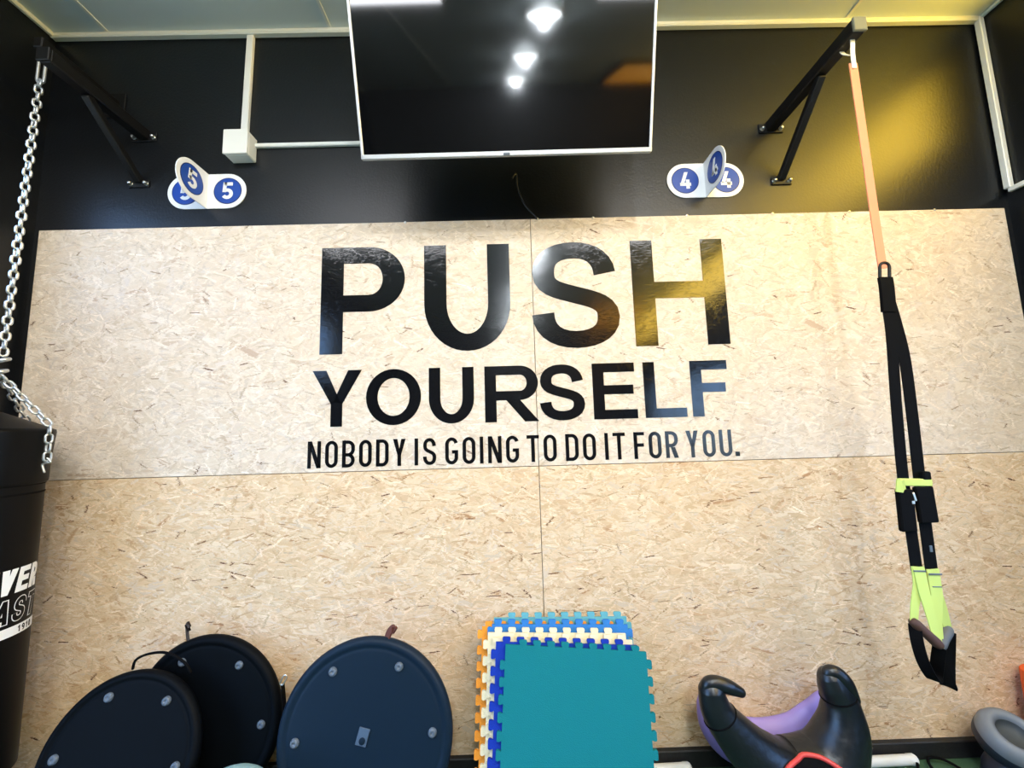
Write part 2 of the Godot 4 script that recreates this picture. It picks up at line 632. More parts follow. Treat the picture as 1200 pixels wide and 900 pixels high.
	mat("rubber_dark", rgb(28, 34, 46), 0.55)
	mat("roller_orange", rgb(222, 88, 26), 0.7)

# ---------------------------------------------------------------- light
func area(called: String, where: Vector3, facing: Vector3, size: Vector2, c: Color, radiance: float) -> void:
	var l := AreaLight3D.new()
	l.name = called
	l.area_size = size
	l.area_normalize_energy = false
	l.light_color = c
	l.light_energy = radiance / PI
	l.shadow_enabled = true
	l.area_range = 30.0
	l.area_attenuation = 2.0
	add_child(l, true)
	var up := Vector3.UP if absf(facing.y) < 0.9 else Vector3(0, 0, 1)
	l.look_at_from_position(where, where + facing, up)

func glow(called: String, c: Color, e: float) -> StandardMaterial3D:
	var m := mat(called, Color(0.9, 0.9, 0.9), 0.5)
	m.emission_enabled = true
	m.emission = c
	m.emission_energy_multiplier = e
	return m

func _ready() -> void:
	# ---------------- camera, sky, large lights, exposure
	var cam := Camera3D.new()
	cam.name = "camera"
	cam.fov = 88.0
	cam.near = 0.02
	cam.transform = Transform3D(Basis(Vector3(0.99955, -0.0283, 0.0066), Vector3(0.0270, 0.99328, 0.1125), Vector3(-0.0097, -0.1122, 0.99364)).orthonormalized(), Vector3(-0.1336, 1.5024, 1.9398))
	add_child(cam)
	cam.current = true
	var env := Environment.new()
	env.background_mode = Environment.BG_SKY
	var sky := Sky.new()
	var sm := ProceduralSkyMaterial.new()
	sm.sky_top_color = Color(0.48, 0.70, 1.0)
	sm.sky_horizon_color = Color(0.64, 0.81, 1.0)
	sm.ground_horizon_color = Color(0.55, 0.62, 0.68)
	sm.ground_bottom_color = Color(0.30, 0.33, 0.35)
	sm.sky_energy_multiplier = 2.2
	sm.ground_energy_multiplier = 3.2
	sky.sky_material = sm
	env.sky = sky
	env.tonemap_mode = Environment.TONE_MAPPER_LINEAR
	env.tonemap_exposure = 1.78
	env.sdfgi_enabled = true
	env.ssao_enabled = true
	env.ssil_enabled = true
	var we := WorldEnvironment.new()
	we.name = "world"
	we.environment = env
	add_child(we)
	var lamp_white := Color(0.93, 0.97, 1.0)
	for p in [Vector3(0.22, CEIL - 0.02, 2.8), Vector3(0.12, CEIL - 0.02, 4.4), Vector3(0.03, CEIL - 0.02, 6.0)]:
		var l := OmniLight3D.new()
		l.name = "downlight_light"
		l.light_color = lamp_white
		l.light_energy = 2.4
		l.light_size = 0.06
		l.omni_range = 30.0
		l.omni_attenuation = 2.0
		l.shadow_enabled = true
		l.position = p
		add_child(l, true)
	for x in [-1.35, 1.35]:
		area("led_panel_light", Vector3(x, CEIL - 0.05, 2.15), Vector3.DOWN, Vector2(1.57, 0.33), Color(0.96, 0.97, 1.0), 13.5)
	area("clerestory_light", Vector3(XR - 0.015, 3.36, 3.22), Vector3.LEFT, Vector2(5.9, 0.46), Color(1.0, 0.82, 0.22), 9.0)
	area("amber_light", Vector3(1.95, CEIL - 0.06, 5.7), Vector3.DOWN, Vector2(1.0, 1.5), Color(1.0, 0.62, 0.10), 1.3)
	rng.seed = 5
	make_materials()
	build_room()
	build_boards()
	build_lettering()
	build_tv()
	build_signs()
	build_brackets()
	build_bag()
	build_half_balls()
	build_mats()
	build_crescents()
	build_trainer()
	build_corner()

# ---------------------------------------------------------------- the room
func wall_side(called: String, x0: float, x1: float, holes: Array) -> void:
	# a side wall of bands with openings: holes are [y0, y1, z0, z1], sorted by y, not overlapping in y
	var st := begin()
	var y := -0.1
	var ze := ZB + 0.15
	var z_s := -0.15
	var cx := (x0 + x1) * 0.5
	for h in holes:
		if h[0] > y:
			box(st, Vector3(cx, (y + h[0]) * 0.5, (z_s + ze) * 0.5), Vector3(x1 - x0, h[0] - y, ze - z_s), 0.0005)
		box(st, Vector3(cx, (h[0] + h[1]) * 0.5, (z_s + h[2]) * 0.5), Vector3(x1 - x0, h[1] - h[0], h[2] - z_s), 0.0005)
		box(st, Vector3(cx, (h[0] + h[1]) * 0.5, (h[3] + ze) * 0.5), Vector3(x1 - x0, h[1] - h[0], ze - h[3]), 0.0005)
		y = h[1]
	box(st, Vector3(cx, (y + CEIL + 0.1) * 0.5, (z_s + ze) * 0.5), Vector3(x1 - x0, CEIL + 0.1 - y, ze - z_s), 0.0005)
	struct(called, st, M.black_paint)

func window_side(called: String, x: float, y0: float, y1: float, z0: float, z1: float, panes: int, pane_mat: Material) -> void:
	var st := begin()
	var t := 0.05
	box(st, Vector3(x, y0 + t * 0.5, (z0 + z1) * 0.5), Vector3(0.07, t, z1 - z0), 0.004)
	box(st, Vector3(x, y1 - t * 0.5, (z0 + z1) * 0.5), Vector3(0.07, t, z1 - z0), 0.004)
	for k in panes + 1:
		var z := lerpf(z0 + t * 0.5, z1 - t * 0.5, float(k) / panes)
		box(st, Vector3(x, (y0 + y1) * 0.5, z), Vector3(0.065, y1 - y0 - 0.02, t), 0.004)
	var w := struct(called, st, M.white_trim)
	for k in panes:
		var za := lerpf(z0 + t * 0.5, z1 - t * 0.5, float(k) / panes)
		var zb := lerpf(z0 + t * 0.5, z1 - t * 0.5, float(k + 1) / panes)
		obj("pane", boxmesh(Vector3(x, (y0 + y1) * 0.5, (za + zb) * 0.5), Vector3(0.006, y1 - y0 - t, zb - za - t * 0.5), 0.0005), pane_mat, w)

func build_room() -> void:
	struct("floor", boxmesh(Vector3(0, -0.05, ZB * 0.5), Vector3(5.4, 0.1, ZB + 0.3), 0.0), M.turf)
	struct("wall_back", boxmesh(Vector3(0, CEIL * 0.5, -0.095), Vector3(5.4, CEIL + 0.2, 0.15), 0.0), M.black_paint)
	struct("wall_front", boxmesh(Vector3(0, CEIL * 0.5, ZB + 0.075), Vector3(5.4, CEIL + 0.2, 0.15), 0.0), M.plaster)
	wall_side("wall_left", XL - 0.15, XL, [[0.02, 2.1, 0.95, 2.75], [2.25, 3.0, 0.35, 3.6]])
	wall_side("wall_right", XR, XR + 0.15, [[0.9, 2.25, 0.95, 5.6], [3.1, 3.62, 0.27, 6.2]])
	var glass := mat("clear_glass", Color(0.95, 0.98, 1.0, 0.06), 0.02)
	glass.transparency = BaseMaterial3D.TRANSPARENCY_ALPHA
	window_side("window_1", XL - 0.06, 2.25, 3.0, 0.35, 3.6, 3, glass)
	window_side("door_1", XL - 0.06, 0.02, 2.1, 0.95, 2.75, 2, glass)
	window_side("window_2", XR + 0.06, 0.9, 2.25, 0.95, 5.6, 5, glass)
	window_side("window_3", XR + 0.03, 3.1, 3.62, 0.27, 6.2, 5, glow("yellow_sheet", Color(1.0, 0.74, 0.10), 0.8))
	# ceiling of boards with cover strips over the joints
	var c := struct("ceiling", boxmesh(Vector3(0, CEIL + 0.06, ZB * 0.5), Vector3(5.4, 0.1, ZB + 0.3), 0.0), M.ceiling_board)
	var xs := [XL, -2.24, -1.045, 0.35, 1.775, XR]
	for i in xs.size() - 1:
		obj("ceiling_board", boxmesh(Vector3((xs[i] + xs[i + 1]) * 0.5, CEIL + 0.006, ZB * 0.5), Vector3(xs[i + 1] - xs[i] - 0.004, 0.012, ZB), 0.002), M.ceiling_board, c)
	for i in range(1, xs.size() - 1):
		obj("cover_strip", boxmesh(Vector3(xs[i], CEIL - 0.002, ZB * 0.5), Vector3(0.018, 0.006, ZB), 0.002), M.white_trim, c)
	struct("trim_1", boxmesh(Vector3((XL + XR) * 0.5, CEIL - 0.014, -0.002), Vector3(XR - XL, 0.028, 0.036), 0.008), M.white_trim)
	struct("trim_2", boxmesh(Vector3(XL + 0.012, CEIL - 0.012, ZB * 0.5), Vector3(0.024, 0.024, ZB), 0.008), M.white_trim)
	struct("trim_3", boxmesh(Vector3(XR - 0.01, CEIL - 0.01, ZB * 0.5), Vector3(0.018, 0.02, ZB), 0.006), M.ceiling_board)
	struct("baseboard_back", boxmesh(Vector3((XL + XR) * 0.5, 0.036, 0.008), Vector3(XR - XL, 0.072, 0.03), 0.004), M.skirting)
	# lamps on the ceiling behind the camera
	glow("lamp_face", Color(0.95, 0.98, 1.0), 30.0)
	glow("panel_face", Color(1.0, 0.98, 0.95), 6.0)
	var names := ["round ceiling downlight nearest the screen wall", "round ceiling downlight in the middle of the ceiling row", "round ceiling downlight farthest from the screen wall"]
	var i := 0
	for p in [Vector3(0.22, CEIL, 2.8), Vector3(0.12, CEIL, 4.4), Vector3(0.03, CEIL, 6.0)]:
		var t := thing("ceiling_downlight", names[i], "lamp", p, "round ceiling downlights")
		var st := begin()
		lathe(st, [Vector2(0.165, 0), Vector2(0.165, -0.012), Vector2(0.155, -0.022), Vector2(0.14, -0.022), Vector2(0.138, -0.012)])
		obj("ring", st, M.white_plastic, t)
		st = begin()
		lathe(st, [Vector2(0.139, -0.012), Vector2(0.125, -0.035), Vector2(0.08, -0.055), Vector2(0.001, -0.062)])
		obj("diffuser", st, M.lamp_face, t)
		i += 1
	i = 0
	for x in [-1.35, 1.35]:
		var t := thing("ceiling_panel_lamp", ["flat rectangular ceiling lamp above the bag side of the room", "flat rectangular ceiling lamp above the strap side of the room"][i], "lamp", Vector3(x, CEIL, 2.15), "rectangular ceiling lamps")
		var st := begin()
		for s in [-1, 1]:
			box(st, Vector3(s * 0.8, -0.018, 0), Vector3(0.02, 0.036, 0.38), 0.003)
			box(st, Vector3(0, -0.018, s * 0.18), Vector3(1.62, 0.036, 0.02), 0.003)
		obj("frame", st, M.white_plastic, t)
		obj("diffuser", boxmesh(Vector3(0, -0.02, 0), Vector3(1.58, 0.012, 0.34), 0.002), M.panel_face, t)
		i += 1
	glow("amber_face", Color(1.0, 0.64, 0.10), 1.2)
	var am := thing("ceiling_panel_lamp", "amber rectangular ceiling lamp at the far end of the room", "lamp", Vector3(1.95, CEIL, 5.7), "rectangular ceiling lamps")
	var ast := begin()
	for s in [-1, 1]:
		box(ast, Vector3(s * 0.52, -0.02, 0), Vector3(0.03, 0.04, 1.6), 0.003)
		box(ast, Vector3(0, -0.02, s * 0.785), Vector3(1.07, 0.04, 0.03), 0.003)
	obj("frame", ast, M.black_metal, am)
	obj("diffuser", boxmesh(Vector3(0, -0.022, 0), Vector3(1.01, 0.012, 1.54), 0.002), M.amber_face, am)

# ---------------------------------------------------------------- strand boards and lettering
func board(x0: float, x1: float, y0: float, y1: float, m: Material, flip: bool, upside: bool, label: String) -> Node3D:
	var t := thing("strand_board", label, "panel", Vector3((x0 + x1) * 0.5, y0, 0), "strand boards on the wall")
	var hw := (x1 - x0) * 0.5
	var hh := y1 - y0
	var st := begin()
	var cut := 0.0012
	var pts := [[-hw + cut, cut], [hw - cut, cut], [hw - cut, hh - cut], [-hw + cut, hh - cut]]
	var outer := [[-hw, 0], [hw, 0], [hw, hh], [-hw, hh]]
	var put_v := func(p: Array, z: float, n: Vector3) -> void:
		var u: float = (p[0] + hw) / 2.5
		var v: float = 1.0 - p[1] / 1.25
		st.set_uv(Vector2(1.0 - u if flip else u, 1.0 - v if upside else v))
		st.set_normal(n)
		st.add_vertex(Vector3(p[0], p[1], z))
	var f := func(a, za, b, zb, c, zc, d, zd, n) -> void:
		for e in [[a, za], [c, zc], [b, zb], [a, za], [d, zd], [c, zc]]:
			put_v.call(e[0], e[1], n)
	f.call(pts[0], 0.0, pts[1], 0.0, pts[2], 0.0, pts[3], 0.0, Vector3(0, 0, 1))
	var ns := [Vector3(0, -1, 0), Vector3(1, 0, 0), Vector3(0, 1, 0), Vector3(-1, 0, 0)]
	for k in 4:
		var j := (k + 1) % 4
		f.call(outer[k], -cut, outer[j], -cut, pts[j], 0.0, pts[k], 0.0, (ns[k] + Vector3(0, 0, 1)).normalized())
		f.call(outer[k], -0.019, outer[j], -0.019, outer[j], -cut, outer[k], -cut, ns[k])
	st.generate_tangents()
	obj("board", st, m, t)
	return t

func screw(parent: Node3D, at: Vector3) -> void:
	var st := begin()
	lathe(st, [Vector2(0.0065, -0.004), Vector2(0.0065, 0.0015), Vector2(0.005, 0.003), Vector2(0.0001, 0.0034)], Transform3D(Basis(Vector3.RIGHT, PI / 2), at), 12)
	obj("screw", st, M.steel, parent)

func build_boards() -> void:
	var s := 1.321
	var top := 2.574
	var x0 := -2.5
	var xm := 0.003
	var x1 := 2.478
	var g := 0.0015
	var a := board(x0, xm - g, s + g, top, M.osb_pale, false, false, "pale strand board left of the upright seam, behind PUSH, top row")
	var b := board(xm + g, x1, s + g, top, M.osb_pale, true, true, "pale strand board right of the upright seam, behind the hanging straps, top row")
	board(x0, xm - g, 0.071, s - g, M.osb_tan, false, false, "yellow-brown strand board of the bottom row, behind the half balls")
	board(xm + g, x1, 0.071, s - g, M.osb_tan, true, true, "yellow-brown strand board of the bottom row, behind the crescent bags")
	for x in [-0.639]:
		screw(a, Vector3(x - a.position.x, top - s - 0.004, 0.0))
	for x in [0.041, 0.328, 0.815, 1.261, 1.663, 2.11]:
		screw(b, Vector3(x - b.position.x, top - s - 0.002, 0.0))

func word(called: String, label: String, y0: float, y1: float, spec: Array, tv: float, th: float, k: float) -> void:
	var t := thing(called, label, "lettering", Vector3(0, y0, 0.0004), "black vinyl words on the wall")
	for e in spec:
		var st := begin()
		var gx: float = e[1]
		raise(st, glyph(e[0], e[2] - e[1], y1 - y0, tv, th, k), tv, th, 0.0012, func(x, y, h): return Vector3(gx + x, y, h))
		st.generate_tangents()
		obj("full_stop" if e[0] == "." else "letter", st, M.black_vinyl, t)

func build_lettering() -> void:
	word("wall_lettering", "large black vinyl word PUSH, the top line of the slogan", 1.893, 2.443, [["P", -1.060, -0.640], ["U", -0.543, -0.111], ["S", -0.004, 0.436], ["H", 0.508, 0.980]], 0.112, 0.086, 9.0)
	word("wall_lettering", "black vinyl word YOURSELF, middle line of the slogan", 1.537, 1.812, [["Y", -1.091, -0.850], ["O", -0.828, -0.560], ["U", -0.522, -0.302], ["R", -0.249, 0.013], ["S", 0.020, 0.240], ["E", 0.281, 0.496], ["L", 0.533, 0.737], ["F", 0.765, 0.949]], 0.056, 0.045, 9.0)
	var x := [["NOBODY", -1.104, -0.635], ["IS", -0.592, -0.488], ["GOING", -0.445, -0.090], ["TO", -0.052, 0.092], ["DO", 0.135, 0.282], ["IT", 0.325, 0.424], ["FOR", 0.466, 0.680], ["YOU", 0.720, 0.942]]
	var t := thing("wall_lettering", "small narrow black vinyl line NOBODY IS GOING TO DO IT FOR YOU.", "lettering", Vector3(0, 1.342, 0.0004), "black vinyl words on the wall")
	var wide := {"I": 0.30, "T": 0.95, "F": 0.86, "N": 1.05, "S": 1.0}
	for w in x:
		var sum := 0.0
		for ch in w[0]:
			sum += wide.get(ch, 1.0)
		var gap := 0.34
		var unit: float = (w[2] - w[1]) / (sum + gap * (w[0].length() - 1))
		var gx: float = w[1]
		for ch in w[0]:
			var cw: float = wide.get(ch, 1.0) * unit
			var st := begin()
			var at := gx
			raise(st, glyph(ch, cw, 0.128, 0.0172, 0.0160, 1.15), 0.0172, 0.0160, 0.0012, func(px, py, h): return Vector3(at + px, py, h))
			st.generate_tangents()
			obj("letter", st, M.black_vinyl, t)
			gx += cw + gap * unit
	var dot := begin()
	raise(dot, glyph(".", 0.021, 0.021, 1, 1), 1, 1, 0.0012, func(px, py, h): return Vector3(0.955 + px, py, h))
	dot.generate_tangents()
	obj("full_stop", dot, M.black_vinyl, t)

# ---------------------------------------------------------------- screen, cables, junction box
func build_tv() -> void:
	var W := 1.24
	var H := 0.73
	var t := thing("wall_screen", "black flat screen in a silver frame, tilted forward near the ceiling", "television", Vector3(-0.113, 2.662, 0.361))
	t.basis = Basis(Vector3(0, 1, 0), -0.008) * Basis(Vector3(1, 0, 0), 0.317)
	obj("casing", boxmesh(Vector3(0, H * 0.5, -0.028), Vector3(W - 0.03, H - 0.03, 0.04), 0.01), M.black_plastic, t)
	var fr := begin()
	var bw := 0.013
	box(fr, Vector3(0, bw * 0.7, -0.006), Vector3(W, bw * 1.4, 0.022), 0.002)
	box(fr, Vector3(0, H - bw * 0.5, -0.006), Vector3(W, bw, 0.022), 0.002)
	for s in [-1, 1]:
		box(fr, Vector3(s * (W - bw) * 0.5, H * 0.5, -0.006), Vector3(bw * 0.85, H - 0.004, 0.022), 0.002)
	obj("frame", fr, M.silver_bezel, t)
	obj("display", boxmesh(Vector3(0, H * 0.5, -0.004), Vector3(W - bw * 1.6, H - bw * 1.8, 0.008), 0.001), M.screen, t)
	obj("sensor", boxmesh(Vector3(0, 0.006, 0.006), Vector3(0.028, 0.01, 0.006), 0.002), M.foot_grey, t)
	var arm := begin()
	box(arm, Vector3(0, H * 0.55, -0.1), Vector3(0.4, 0.32, 0.03), 0.004)
	for s in [-1, 1]:
		box(arm, Vector3(s * 0.14, H * 0.62, -0.26), Vector3(0.035, 0.05, 0.34), 0.004)
	obj("wall_mount", arm, M.black_metal, t)
	# cable from the screen down to the top of the boards
	var st := begin()
	tube(st, spline([Vector3(-0.085, 2.78, 0.03), Vector3(-0.062, 2.815, 0.012), Vector3(-0.056, 2.74, 0.006), Vector3(-0.02, 2.645, 0.006), Vector3(0.03, 2.585, 0.008), Vector3(0.034, 2.572, 0.004)], 6), 0.0042, false, 8)
	tag(obj("cable", st, M.black_plastic), "thin black cable hanging from the screen to the boards", "cable")
	# white surface conduit and junction box
	tag(obj("conduit", boxmesh(Vector3(-1.484, 3.36, -0.008), Vector3(0.036, 0.64, 0.024), 0.004, Basis(Vector3(0, 0, 1), -0.012)), M.white_plastic), "upright white cable conduit between ceiling and junction box", "conduit")
	tag(obj("conduit", boxmesh(Vector3(-1.04, 3.022, -0.01), Vector3(0.80, 0.022, 0.02), 0.004, Basis(Vector3(0, 0, 1), 0.003)), M.white_plastic), "level white cable conduit from the junction box to the screen", "conduit")
	var j := thing("junction_box", "white square junction box where two conduits meet", "junction box", Vector3(-1.487, 2.985, -0.02))
	obj("box_body", boxmesh(Vector3(0, 0.01, 0.035), Vector3(0.122, 0.132, 0.07), 0.006), M.white_plastic, j)
	obj("box_lid", boxmesh(Vector3(0, 0.01, 0.077), Vector3(0.124, 0.134, 0.014), 0.004), M.white_plastic, j)

# ---------------------------------------------------------------- folded number signs
func sign_outline(L: float, hh: float) -> PackedVector2Array:
	var p := PackedVector2Array()
	p.append(Vector2(0, -hh))
	for e in arc(L - hh, 0, hh, hh, -90, 90, 22):
		p.append(e)
	p.append(Vector2(0, hh))
	return p

func wing(called: String, parent: Node3D, bs: Basis, at: Vector3, digit: String, mirrored: bool, L: float, hh: float) -> void:
	# bs.x runs outward from the fold, bs.z is the face that carries the print
	var tr := Transform3D(bs, at)
	var st := begin()
	prism(st, sign_outline(L, hh), 0.0, 0.004, tr)
	var w := obj(called, st, M.sign_white, parent)
	var c := Vector3(L - hh * 1.0, 0, 0.004)
	var disc := begin()
	lathe(disc, [Vector2(0.072, 0.0), Vector2(0.072, 0.0012), Vector2(0.0001, 0.0012)], tr * Transform3D(Basis(Vector3.RIGHT, PI / 2), c), 40)
	obj("rim_print", disc, M.sign_navy, w)
	disc = begin()
	lathe(disc, [Vector2(0.068, 0.0), Vector2(0.068, 0.0018), Vector2(0.0001, 0.0018)], tr * Transform3D(Basis(Vector3.RIGHT, PI / 2), c), 40)
	obj("disc", disc, M.sign_blue, w)
	var gw := 0.058
	var gh := 0.092
	var n := begin()
	raise(n, glyph(digit, gw, gh, 0.019, 0.018), 0.019, 0.018, 0.001, func(x, y, h): return tr * (c + Vector3((gw * 0.5 - x) if mirrored else (x - gw * 0.5), y - gh * 0.5, 0.0019 + h)))
	obj("digit", n, M.sign_white, w)

func number_sign(digit: String, label: String, at: Vector3, right_side: bool) -> void:
	var t := thing("number_sign", label, "sign", at, "folded blue and white number signs")
	var L := 0.20
	var hh := 0.095
	# flat wings: outward +x and outward -x, print towards the room
	wing("wing", t, Basis(Vector3(1, 0, 0), Vector3(0, 1, 0), Vector3(0, 0, 1)), Vector3(0.003, 0, 0), digit, false, L, hh)
	wing("wing", t, Basis(Vector3(-1, 0, 0), Vector3(0, 1, 0), Vector3(0, 0, 1)), Vector3(-0.003, 0, 0), digit, true, L, hh)
	# the wing that stands out from the wall; its print faces the middle of the room
	var zf := Vector3(1, 0, 0) if right_side else Vector3(-1, 0, 0)
	wing("standing_wing", t, Basis(Vector3(0, 0, 1), Vector3(0, 1, 0), zf), Vector3(0, 0, 0.002), digit, right_side, L, hh)

func build_signs() -> void:
	number_sign("5", "white folded sign with blue discs reading 5, under the conduit box", Vector3(-1.673, 2.775, -0.018), true)
	number_sign("4", "white folded sign with blue discs reading 4, right of the screen", Vector3(0.935, 2.775, -0.018), false)

# ---------------------------------------------------------------- steel wall brackets
func bolt(parent: Node3D, at: Vector3) -> void:
	var st := begin()
	lathe(st, [Vector2(0.012, 0), Vector2(0.012, 0.002), Vector2(0.0085, 0.003), Vector2(0.0085, 0.012), Vector2(0.006, 0.016), Vector2(0.0001, 0.0165)], Transform3D(Basis(Vector3.RIGHT, PI / 2), at), 12)
	obj("bolt", st, M.steel, parent)

func bracket(called: String, label: String, at: Vector3, reach: float, skew: float, low: Vector3, cap: String) -> Node3D:
	var t := thing(called, label, "bracket", at, "black steel wall brackets")
	obj("wall_plate", boxmesh(Vector3(0, -0.01, 0.004), Vector3(0.13, 0.05, 0.008), 0.002), M.black_metal, t)
	var dir := Vector3(skew, 0, reach)
	var bs := Basis.looking_at(dir, Vector3.UP)
	obj("beam", boxmesh(dir * 0.5, Vector3(0.052, 0.058, dir.length()), 0.005, bs), M.black_metal, t)
	obj("end_cap", boxmesh(dir * 1.0 + Vector3(0, 0, 0.004), Vector3(0.054, 0.06, 0.012), 0.004, bs), M[cap], t)
	var top := dir * 0.64 + Vector3(0, -0.03, 0)
	var bd := top - low
	obj("brace", boxmesh((top + low) * 0.5, Vector3(0.034, 0.034, bd.length()), 0.004, Basis.looking_at(bd, Vector3.UP)), M.black_metal, t)
	obj("brace_plate", boxmesh(low + Vector3(0, -0.012, 0.004 - low.z), Vector3(0.105, 0.04, 0.008), 0.002), M.black_metal, t)
	for s in [-1, 1]:
		bolt(t, Vector3(s * 0.05, -0.014, 0.008))
		bolt(t, low + Vector3(s * 0.04, -0.012, 0.008 - low.z))
	return t

func build_brackets() -> void:
	bracket("wall_bracket", "black steel wall bracket with brace, carrying the orange strap", Vector3(1.312, 3.073, -0.02), 0.545, 0.0, Vector3(0.025, -0.30, 0.004), "cap_plastic")
	bracket("wall_bracket", "black steel wall bracket with brace above the number 5 sign", Vector3(-2.02, 3.10, -0.02), 0.46, 0.0, Vector3(-0.008, -0.262, 0.004), "black_metal")

# ---------------------------------------------------------------- punching bag and its chain
func link_mesh(L: float, w: float, r: float, sides := 8) -> ArrayMesh:
	var st := begin()
	var pts := []
	var hw := w * 0.5 - r
	var hl := L * 0.5 - w * 0.5
	for a in arc(0, hl, hw, hw, 0, 180, 8):
		pts.append(Vector3(a.x, a.y, 0))
	for a in arc(0, -hl, hw, hw, 180, 360, 8):
		pts.append(Vector3(a.x, a.y, 0))
	tube(st, pts, r, true, sides)
	return st.commit()

func chain(t: Node3D, a: Vector3, b: Vector3, mesh: Mesh, pitch: float, sway := 0.0) -> void:
	var d := b - a
	var n := int(round(d.length() / pitch))
	var y := d.normalized()
	var x0 := y.cross(Vector3(0, 0, 1)).normalized()
	for k in n:
		var f := (k + 0.5) / n
		var o := put("link", mesh, M.chain_steel, t)
		var tw := (0.35 if k % 2 == 0 else 0.35 + PI / 2) + rng.randf_range(-0.2, 0.2)
		var bs := Basis(y, tw) * Basis(x0, y, x0.cross(y))
		bs = Basis(bs.x, rng.randf_range(-0.05, 0.05)) * bs
		o.transform = Transform3D(bs, a + d * f - Vector3(0, sway * sin(PI * f), 0))

func build_bag() -> void:
	var ax := Vector3(-2.245, 0, 0.315)
	var br := thing("wall_bracket", "short black steel arm in the corner, carrying the chain", "bracket", Vector3(-2.185, 3.275, -0.02), "black steel wall brackets")
	obj("wall_plate", boxmesh(Vector3(0, 0, 0.004), Vector3(0.1, 0.14, 0.008), 0.002), M.black_metal, br)
	obj("beam", boxmesh(Vector3(0, 0, 0.18), Vector3(0.04, 0.05, 0.36), 0.004), M.black_metal, br)
	var eye := begin()
	var ring := []
	for e in arc(0, 0, 0.02, 0.02, 0, 345, 18):
		ring.append(Vector3(e.x, -0.042 + e.y, 0.335))
	tube(eye, ring, 0.006, true, 8)
	obj("eye_bolt", eye, M.black_metal, br)
	var c := thing("bag_chain", "silver steel chain hanging from the corner bracket to the punching bag", "chain", Vector3.ZERO)
	var lm := link_mesh(0.046, 0.033, 0.0052)
	var top := Vector3(-2.183, 3.215, 0.315)
	var hub := Vector3(-2.207, 1.80, 0.315)
	# doubled start, then single links
	put("link", link_mesh(0.15, 0.036, 0.006), M.chain_steel, c).transform = Transform3D(Basis(Vector3.UP, 0.3), top - Vector3(0.0, 0.05, 0))
	chain(c, top - Vector3(0.002, 0.105, 0), hub + Vector3(0, 0.06, 0), lm, 0.0325)
	for k in 2:
		var sh := begin()
		var pts := []
		for e in arc(0, 0, 0.034, 0.022, 0, 340, 20):
			pts.append(Vector3(e.x, 0, e.y))
		tube(sh, pts, 0.0075, true, 10)
		var o := obj("shackle", sh, M.chain_steel, c)
		o.transform = Transform3D(Basis(Vector3(0, 0, 1), 0.18 - k * 0.1) * Basis(Vector3(1, 0, 0), 0.35), hub + Vector3(0.012 - k * 0.006, 0.035 - k * 0.045, 0.02))
	var lm2 := link_mesh(0.046, 0.031, 0.0046)
	for a in [-0.26, 1.31, 2.88, 4.45]:
		var foot: Vector3 = ax + Vector3(cos(a) * 0.208, 1.425, sin(a) * 0.208)
		var rim: Vector3 = ax + Vector3(cos(a) * 0.206, 1.572, sin(a) * 0.206)
		chain(c, hub + Vector3(0, -0.02, 0), rim, lm2, 0.033)
		chain(c, rim, foot, lm2, 0.033)
		var hk := begin()
		tube(hk, spline([foot + Vector3(0, 0.012, 0), foot + Vector3(cos(a) * 0.012, -0.005, sin(a) * 0.012), foot + Vector3(-0.012, -0.012, 0.004), foot + Vector3(-0.004, -0.045, 0.002)], 5), 0.0042, false, 8)
		obj("hook", hk, M.chain_steel, c)
	var b := thing("punching_bag", "tall black punching bag hanging at the left edge, with white print", "punching bag", ax)
	var R := 0.176
	var st := begin()
	lathe(st, [Vector2(0.0001, 0.22), Vector2(0.15, 0.225), Vector2(R, 0.26), Vector2(R, 0.5), Vector2(R * 1.0, 0.9), Vector2(R, 1.30), Vector2(R, 1.345)], Transform3D.IDENTITY, 56)
	obj("body", st, M.bag_vinyl, b)
	st = begin()
	lathe(st, [Vector2(R + 0.002, 1.335), Vector2(R + 0.008, 1.345), Vector2(R + 0.009, 1.40), Vector2(R + 0.014, 1.50), Vector2(R + 0.018, 1.545), Vector2(R + 0.016, 1.556), Vector2(R + 0.004, 1.562), Vector2(0.12, 1.592), Vector2(0.04, 1.63), Vector2(0.0001, 1.635)], Transform3D.IDENTITY, 56)
	obj("collar", st, M.bag_vinyl, b)
	for y in [1.335, 1.30]:
		st = begin()
		lathe(st, [Vector2(R, y - 0.004), Vector2(R + 0.003, y), Vector2(R, y + 0.004)], Transform3D.IDENTITY, 56)
		obj("seam", st, M.strap_black, b)
	# print wrapped round the bag; x runs to the right as seen from the room
	var a0 := 0.03
	var wrap := func(x0: float, y0: float, extra: float, slant := 0.0) -> Callable:
		return func(x, y, h): return Vector3(cos(a0 - (x0 + x + y * slant) / R) * (R + 0.0005 + extra + h), y0 + y, sin(a0 - (x0 + x + y * slant) / R) * (R + 0.0005 + extra + h))
	st = begin()
	var lx := -0.094
	for ch in "EVER":
		raise(st, glyph(ch, 0.048, 0.092, 0.018, 0.02), 0.018, 0.02, 0.0006, wrap.call(lx, 0.925, 0.0, 0.15), 4)
		lx += 0.055
	obj("print", st, M.print_white, b)
	st = begin()
	var st2 := begin()
	lx = -0.104
	for ch in "LAST":
		raise(st, glyph(ch, 0.050, 0.092, 0.019, 0.022), 0.019, 0.022, 0.0004, wrap.call(lx, 0.815, 0.0, 0.15), 4)
		raise(st2, glyph(ch, 0.044, 0.086, 0.013, 0.016), 0.013, 0.016, 0.0004, wrap.call(lx + 0.003, 0.818, 0.0006, 0.15), 4)
		lx += 0.057
	obj("outline_print", st, M.print_white, b)
	obj("outline_fill", st2, M.bag_vinyl, b)
	st = begin()
